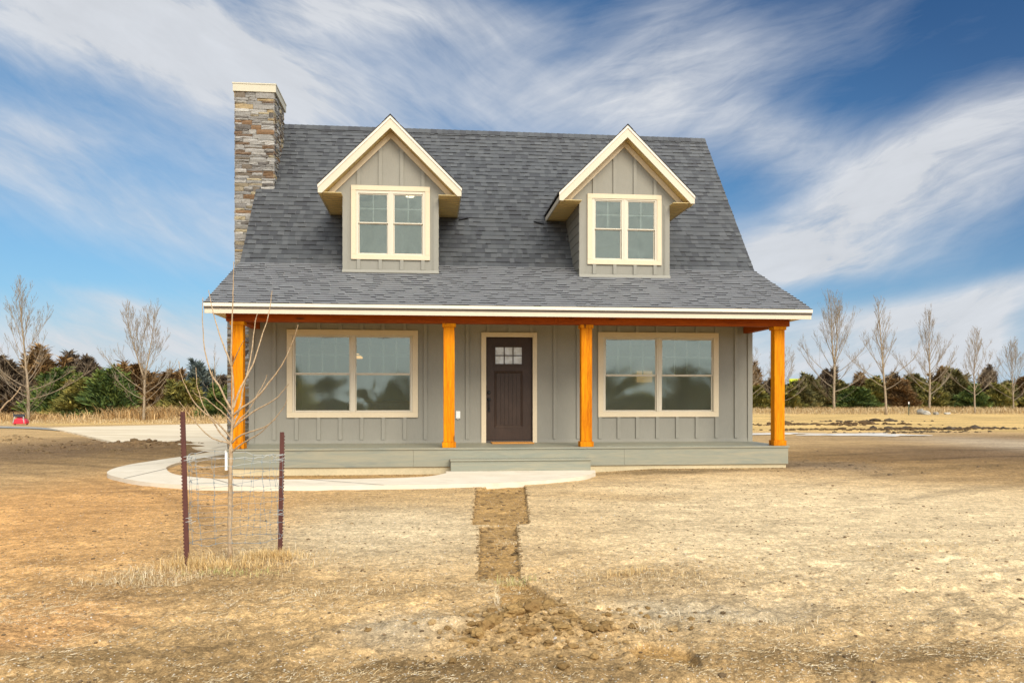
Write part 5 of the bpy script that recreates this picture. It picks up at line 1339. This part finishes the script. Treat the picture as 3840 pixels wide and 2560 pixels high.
for sx_ in (-.36, .36):
    mb = MB(); mb.lathe((sx_, .1, .11), [(.11, -.03), (.11, .03)], 14, 'x'); mb.build('wheel', M['dark'], mo)
for px_, lab in ((150, 'orange marker flag in front of the tumbleweed bush'), (295, 'orange marker flag just left of the forked poplar')):
    k = kof(962.5); x, y, _ = along(U(px_*1.0 if px_ > 200 else 149), k); fl = empty('marker_flag', (x, y, 0)); tag(fl, lab, 'marker flag', 'orange marker flags')
    mb = MB(); mb.tube([(0, 0, -.05), (0, 0, .62)], .006, 5); mb.build('flag_wire', M['grey'], fl)
    mb = MB(); v = []; 
    for i in range(5): v += [(i*.055-.11, .02*math.sin(i*1.7), .34-.03*(i % 2)), (i*.05-.10, .02*math.sin(i*1.7+.6), .66-.05*i*.4)]
    for i in range(4): mb.face([v[2*i], v[2*i+2], v[2*i+3], v[2*i+1]])
    mb.build('flag', M['orange'], fl)
k = kof(952.6); x, y, _ = along(U(2087.5), k); tp = empty('field_post', (x, y, 0)); tag(tp, 'thin dark green steel post with white tip, beside the pale rocks in the field', 'post')
M['dgreen'] = paint('green_paint', (.03, .06, .035), .6); mb = MB(); mb.box(-.035, .035, -.008, .008, -.1, .92); mb.box(-.008, .008, .008, .04, -.1, .92); mb.build('shaft', M['dgreen'], tp)
mb = MB(); mb.box(-.036, .036, -.009, .042, .921, 1.10); mb.build('white_tip', M['white'], tp)
k = 116; x, y, _ = along(U(1824), k); yp = empty('yellow_panel', (x, y, 0)); tag(yp, 'bright yellow green panel sticking up above the cedars right of the porch post', 'panel')
M['yel'] = paint('yellow_green_paint', (.55, .62, .03), .6); M['amber'] = paint('amber_paint', (.70, .36, .02), .6)
mb = MB(); mb.box(-.75, .55, -.05, .05, 2.6, 4.25); mb.box(-.80, .60, -.07, -.05, 4.2, 4.3); mb.build('board', M['yel'], yp, bevel=.02)
mb = MB(); mb.box(.65, 1.9, -.05, .05, 3.7, 4.35); mb.build('amber_board', M['amber'], yp, bevel=.02)
for sx_ in (-.6, .45, 1.7):
    mb = MB(); mb.box(sx_-.06, sx_+.06, .052, .15, 0, 4.1); mb.build('support_post', M['grey'], yp)
# ------------------------------------------------------------------ sky and light
SUN_EL, SUN_AZ = 36.0, 16.0      # the sun stands behind the viewer, a little to the right, behind thin cloud
w = bpy.data.worlds.new('World'); SC.world = w; w.use_nodes = True
t = NT(w.node_tree); bg = w.node_tree.nodes['Background']
sdir = Vector((math.sin(R(SUN_AZ))*math.cos(R(SUN_EL)), -math.cos(R(SUN_AZ))*math.cos(R(SUN_EL)), math.sin(R(SUN_EL))))
sky = t.n('ShaderNodeTexSky', sky_type='NISHITA', sun_disc=False, sun_elevation=R(SUN_EL), sun_rotation=math.atan2(sdir.x, sdir.y), air_density=1.0, dust_density=.6, ozone_density=2.2)
gen = t.n('ShaderNodeTexCoord').outputs['Generated']
# directions turned so that y looks over the house
rot = t.mapping(gen, rot=(0, 0, YAW))
sp = t.n('ShaderNodeSeparateXYZ'); t.set(sp.inputs[0], rot)
X, Y, Z = sp.outputs
ysafe = t.m('MAXIMUM', Y, .12); u = t.m('DIVIDE', X, ysafe); v = t.m('DIVIDE', Z, ysafe)
front = t.rng(Y, .15, .35)
uv = t.n('ShaderNodeCombineXYZ', i_X=u, i_Y=v).outputs[0]
wob = t.n('ShaderNodeTexNoise', i_Scale=2.2, i_Detail=3.0); t.set(wob.inputs['Vector'], uv)
wv = t.n('ShaderNodeVectorMath', operation='MULTIPLY_ADD'); t.set(wv.inputs[0], wob.outputs['Color']); wv.inputs[1].default_value = (.16, .10, 0); t.set(wv.inputs[2], uv)
uvw = t.n('ShaderNodeVectorMath', operation='SUBTRACT'); t.set(uvw.inputs[0], wv.outputs[0]); uvw.inputs[1].default_value = (.08, .05, 0); uvw = uvw.outputs[0]
def streak(ang, sx, sy, sc, det=6, rough=.6, dist=.4, seed=0):
    nd = t.n('ShaderNodeMapping'); nd.vector_type = 'TEXTURE'; t.set(nd.inputs[0], uvw)
    nd.inputs['Location'].default_value = (seed, seed*.7, 0); nd.inputs['Rotation'].default_value = (0, 0, R(ang)); nd.inputs['Scale'].default_value = (1/sx, 1/sy, 1)
    return t.noise(nd.outputs[0], sc, det, rough, dist)
def cloud(px, py, rx, ry, ang, amp, pw=1.0):
    c = t.n('ShaderNodeMapping'); c.vector_type = 'TEXTURE'; t.set(c.inputs[0], uvw)
    c.inputs['Location'].default_value = ((px-1176)/FPX, (918-py)/FPX, 0); c.inputs['Rotation'].default_value = (0, 0, R(ang)); c.inputs['Scale'].default_value = (rx/FPX, ry/FPX, 1)
    ln_ = t.n('ShaderNodeVectorMath', operation='LENGTH'); t.set(ln_.inputs[0], c.outputs[0])
    g_ = t.m('POWER', 2.718, t.m('MULTIPLY', t.m('POWER', ln_.outputs['Value'], 2.0), -1.0))
    return t.m('MULTIPLY', g_, amp)
def lr(a, b_): 
    f_ = t.rng(u, -.12, .14); return t.m('ADD', t.m('MULTIPLY', a, t.m('SUBTRACT', 1.0, f_)), t.m('MULTIPLY', b_, f_))
n1 = lr(streak(-24, 1.2, 3.4, 2.8, seed=3.1), streak(20, 1.2, 3.4, 2.8, seed=5.3)); n2 = lr(streak(-34, 1.1, 4.6, 5.0, seed=7.7), streak(26, 1.1, 4.6, 5.0, seed=1.7)); n3 = lr(streak(-28, 1, 5.0, 10.0, 8, .66, .8, 2.2), streak(14, 1, 5.5, 10.0, 8, .66, .8, 9.2))
blobs = [(230, 60, 480, 130, -14, 1.0), (560, 170, 480, 110, -24, .75), (330, 470, 640, 90, -16, .55), (90, 270, 300, 60, -10, .35), (620, 330, 200, 150, -45, .35), (930, 40, 330, 60, -8, .75), (1130, 210, 260, 110, -5, .50), (720, 60, 190, 60, -10, .4),
         (1560, 60, 160, 130, 60, .30), (1480, 220, 280, 130, 10, .50), (1780, 320, 230, 70, -8, .60), (1780, 120, 330, 90, 15, .24), (2180, 330, 440, 75, 25, .85), (1960, 500, 300, 90, 16, .85), (1850, 590, 260, 40, 5, .75), (2290, 420, 180, 80, 20, .45), (1760, 560, 120, 60, 0, .5),
         (2200, 690, 330, 36, 8, .75), (2080, 740, 520, 45, 4, .6), (2240, 775, 80, 55, 30, 1.0), (2195, 800, 130, 55, 0, .75), (2330, 640, 120, 22, 12, .5),
         (330, 720, 330, 50, -4, .38), (250, 800, 620, 75, 0, 1.0), (1930, 840, 460, 60, 0, .9), (300, 690, 180, 16, -12, .35), (60, 330, 200, 60, 0, .3)]
s_ = None
for b_ in blobs:
    c = cloud(*b_); s_ = c if s_ is None else t.m('ADD', s_, c)
nz = t.m('ADD', t.m('MULTIPLY', n1, .9), t.m('ADD', t.m('MULTIPLY', n2, .8), t.m('MULTIPLY', n3, .46)))     # about 1.07 on average
nz = t.rng(nz, .80, 1.36, -.50, .72)
mf = t.m('ADD', t.m('MULTIPLY', s_, t.m('ADD', 1.0, t.m('MULTIPLY', nz, .75))), t.m('MULTIPLY', nz, .10))
mf = t.rng(mf, .05, 1.12)
# the rest of the sky: broken thin cloud, brighter near the veiled sun
nb_ = t.noise(t.mapping(gen, (1.3, 1.3, 3.0)), 2.4, 6, .6, .5)
mb_ = t.rng(nb_, .22, .50)
mask = t.m('ADD', t.m('MULTIPLY', mf, front), t.m('MULTIPLY', mb_, t.m('SUBTRACT', 1.0, front)), clamp=True)
dt_ = t.n('ShaderNodeVectorMath', operation='DOT_PRODUCT'); t.set(dt_.inputs[0], gen); dt_.inputs[1].default_value = tuple(sdir)
glow = t.m('POWER', t.m('MAXIMUM', dt_.outputs['Value'], 0.0), 2.5)
SKY_S = .115
skyc = t.mix(1.0, sky.outputs[0], (SKY_S*.30, SKY_S*.65, SKY_S*.82), 'MULTIPLY')
pol = t.rng(t.m('ADD', t.m('MULTIPLY', X, .8), t.m('MULTIPLY', Z, 1.0)), .0, .72, 1.10, .34)
skyc = t.mix(1.0, skyc, t.n('ShaderNodeCombineColor', i_Red=t.m('POWER', pol, 1.5), i_Green=t.m('POWER', pol, .75), i_Blue=t.m('POWER', pol, .45)).outputs[0], 'MULTIPLY')
hz = t.m('POWER', 2.718, t.m('MULTIPLY', t.m('ABSOLUTE', Z), -6.5))
skyc = t.mix(t.m('MULTIPLY', hz, .85), skyc, (.40, .52, .66))
edge = t.m('ADD', .56, t.m('MULTIPLY', nz, .12))
lum = t.m('ADD', t.m('ADD', .62, t.m('MULTIPLY', nz, .08)), t.m('MULTIPLY', glow, 2.2))
cc = t.mix(1.0, t.n('ShaderNodeCombineColor', i_Red=lum, i_Green=lum, i_Blue=lum).outputs[0], (.96, .99, 1.04), 'MULTIPLY')
fin = t.mix(t.m('MULTIPLY', mask, .93), skyc, cc)
t.set(bg.inputs['Color'], fin); bg.inputs['Strength'].default_value = 1.0
sun = bpy.data.lights.new('sun', 'SUN'); sun.energy = 2.6; sun.angle = R(26); sun.color = (1, .90, .74)
so = bpy.data.objects.new('sun', sun); COL.objects.link(so); so.rotation_euler = (-sdir).to_track_quat('-Z', 'Y').to_euler()
SC.view_settings.view_transform = 'Standard'; SC.view_settings.look = 'None'; SC.view_settings.exposure = 0.2; SC.view_settings.gamma = 1
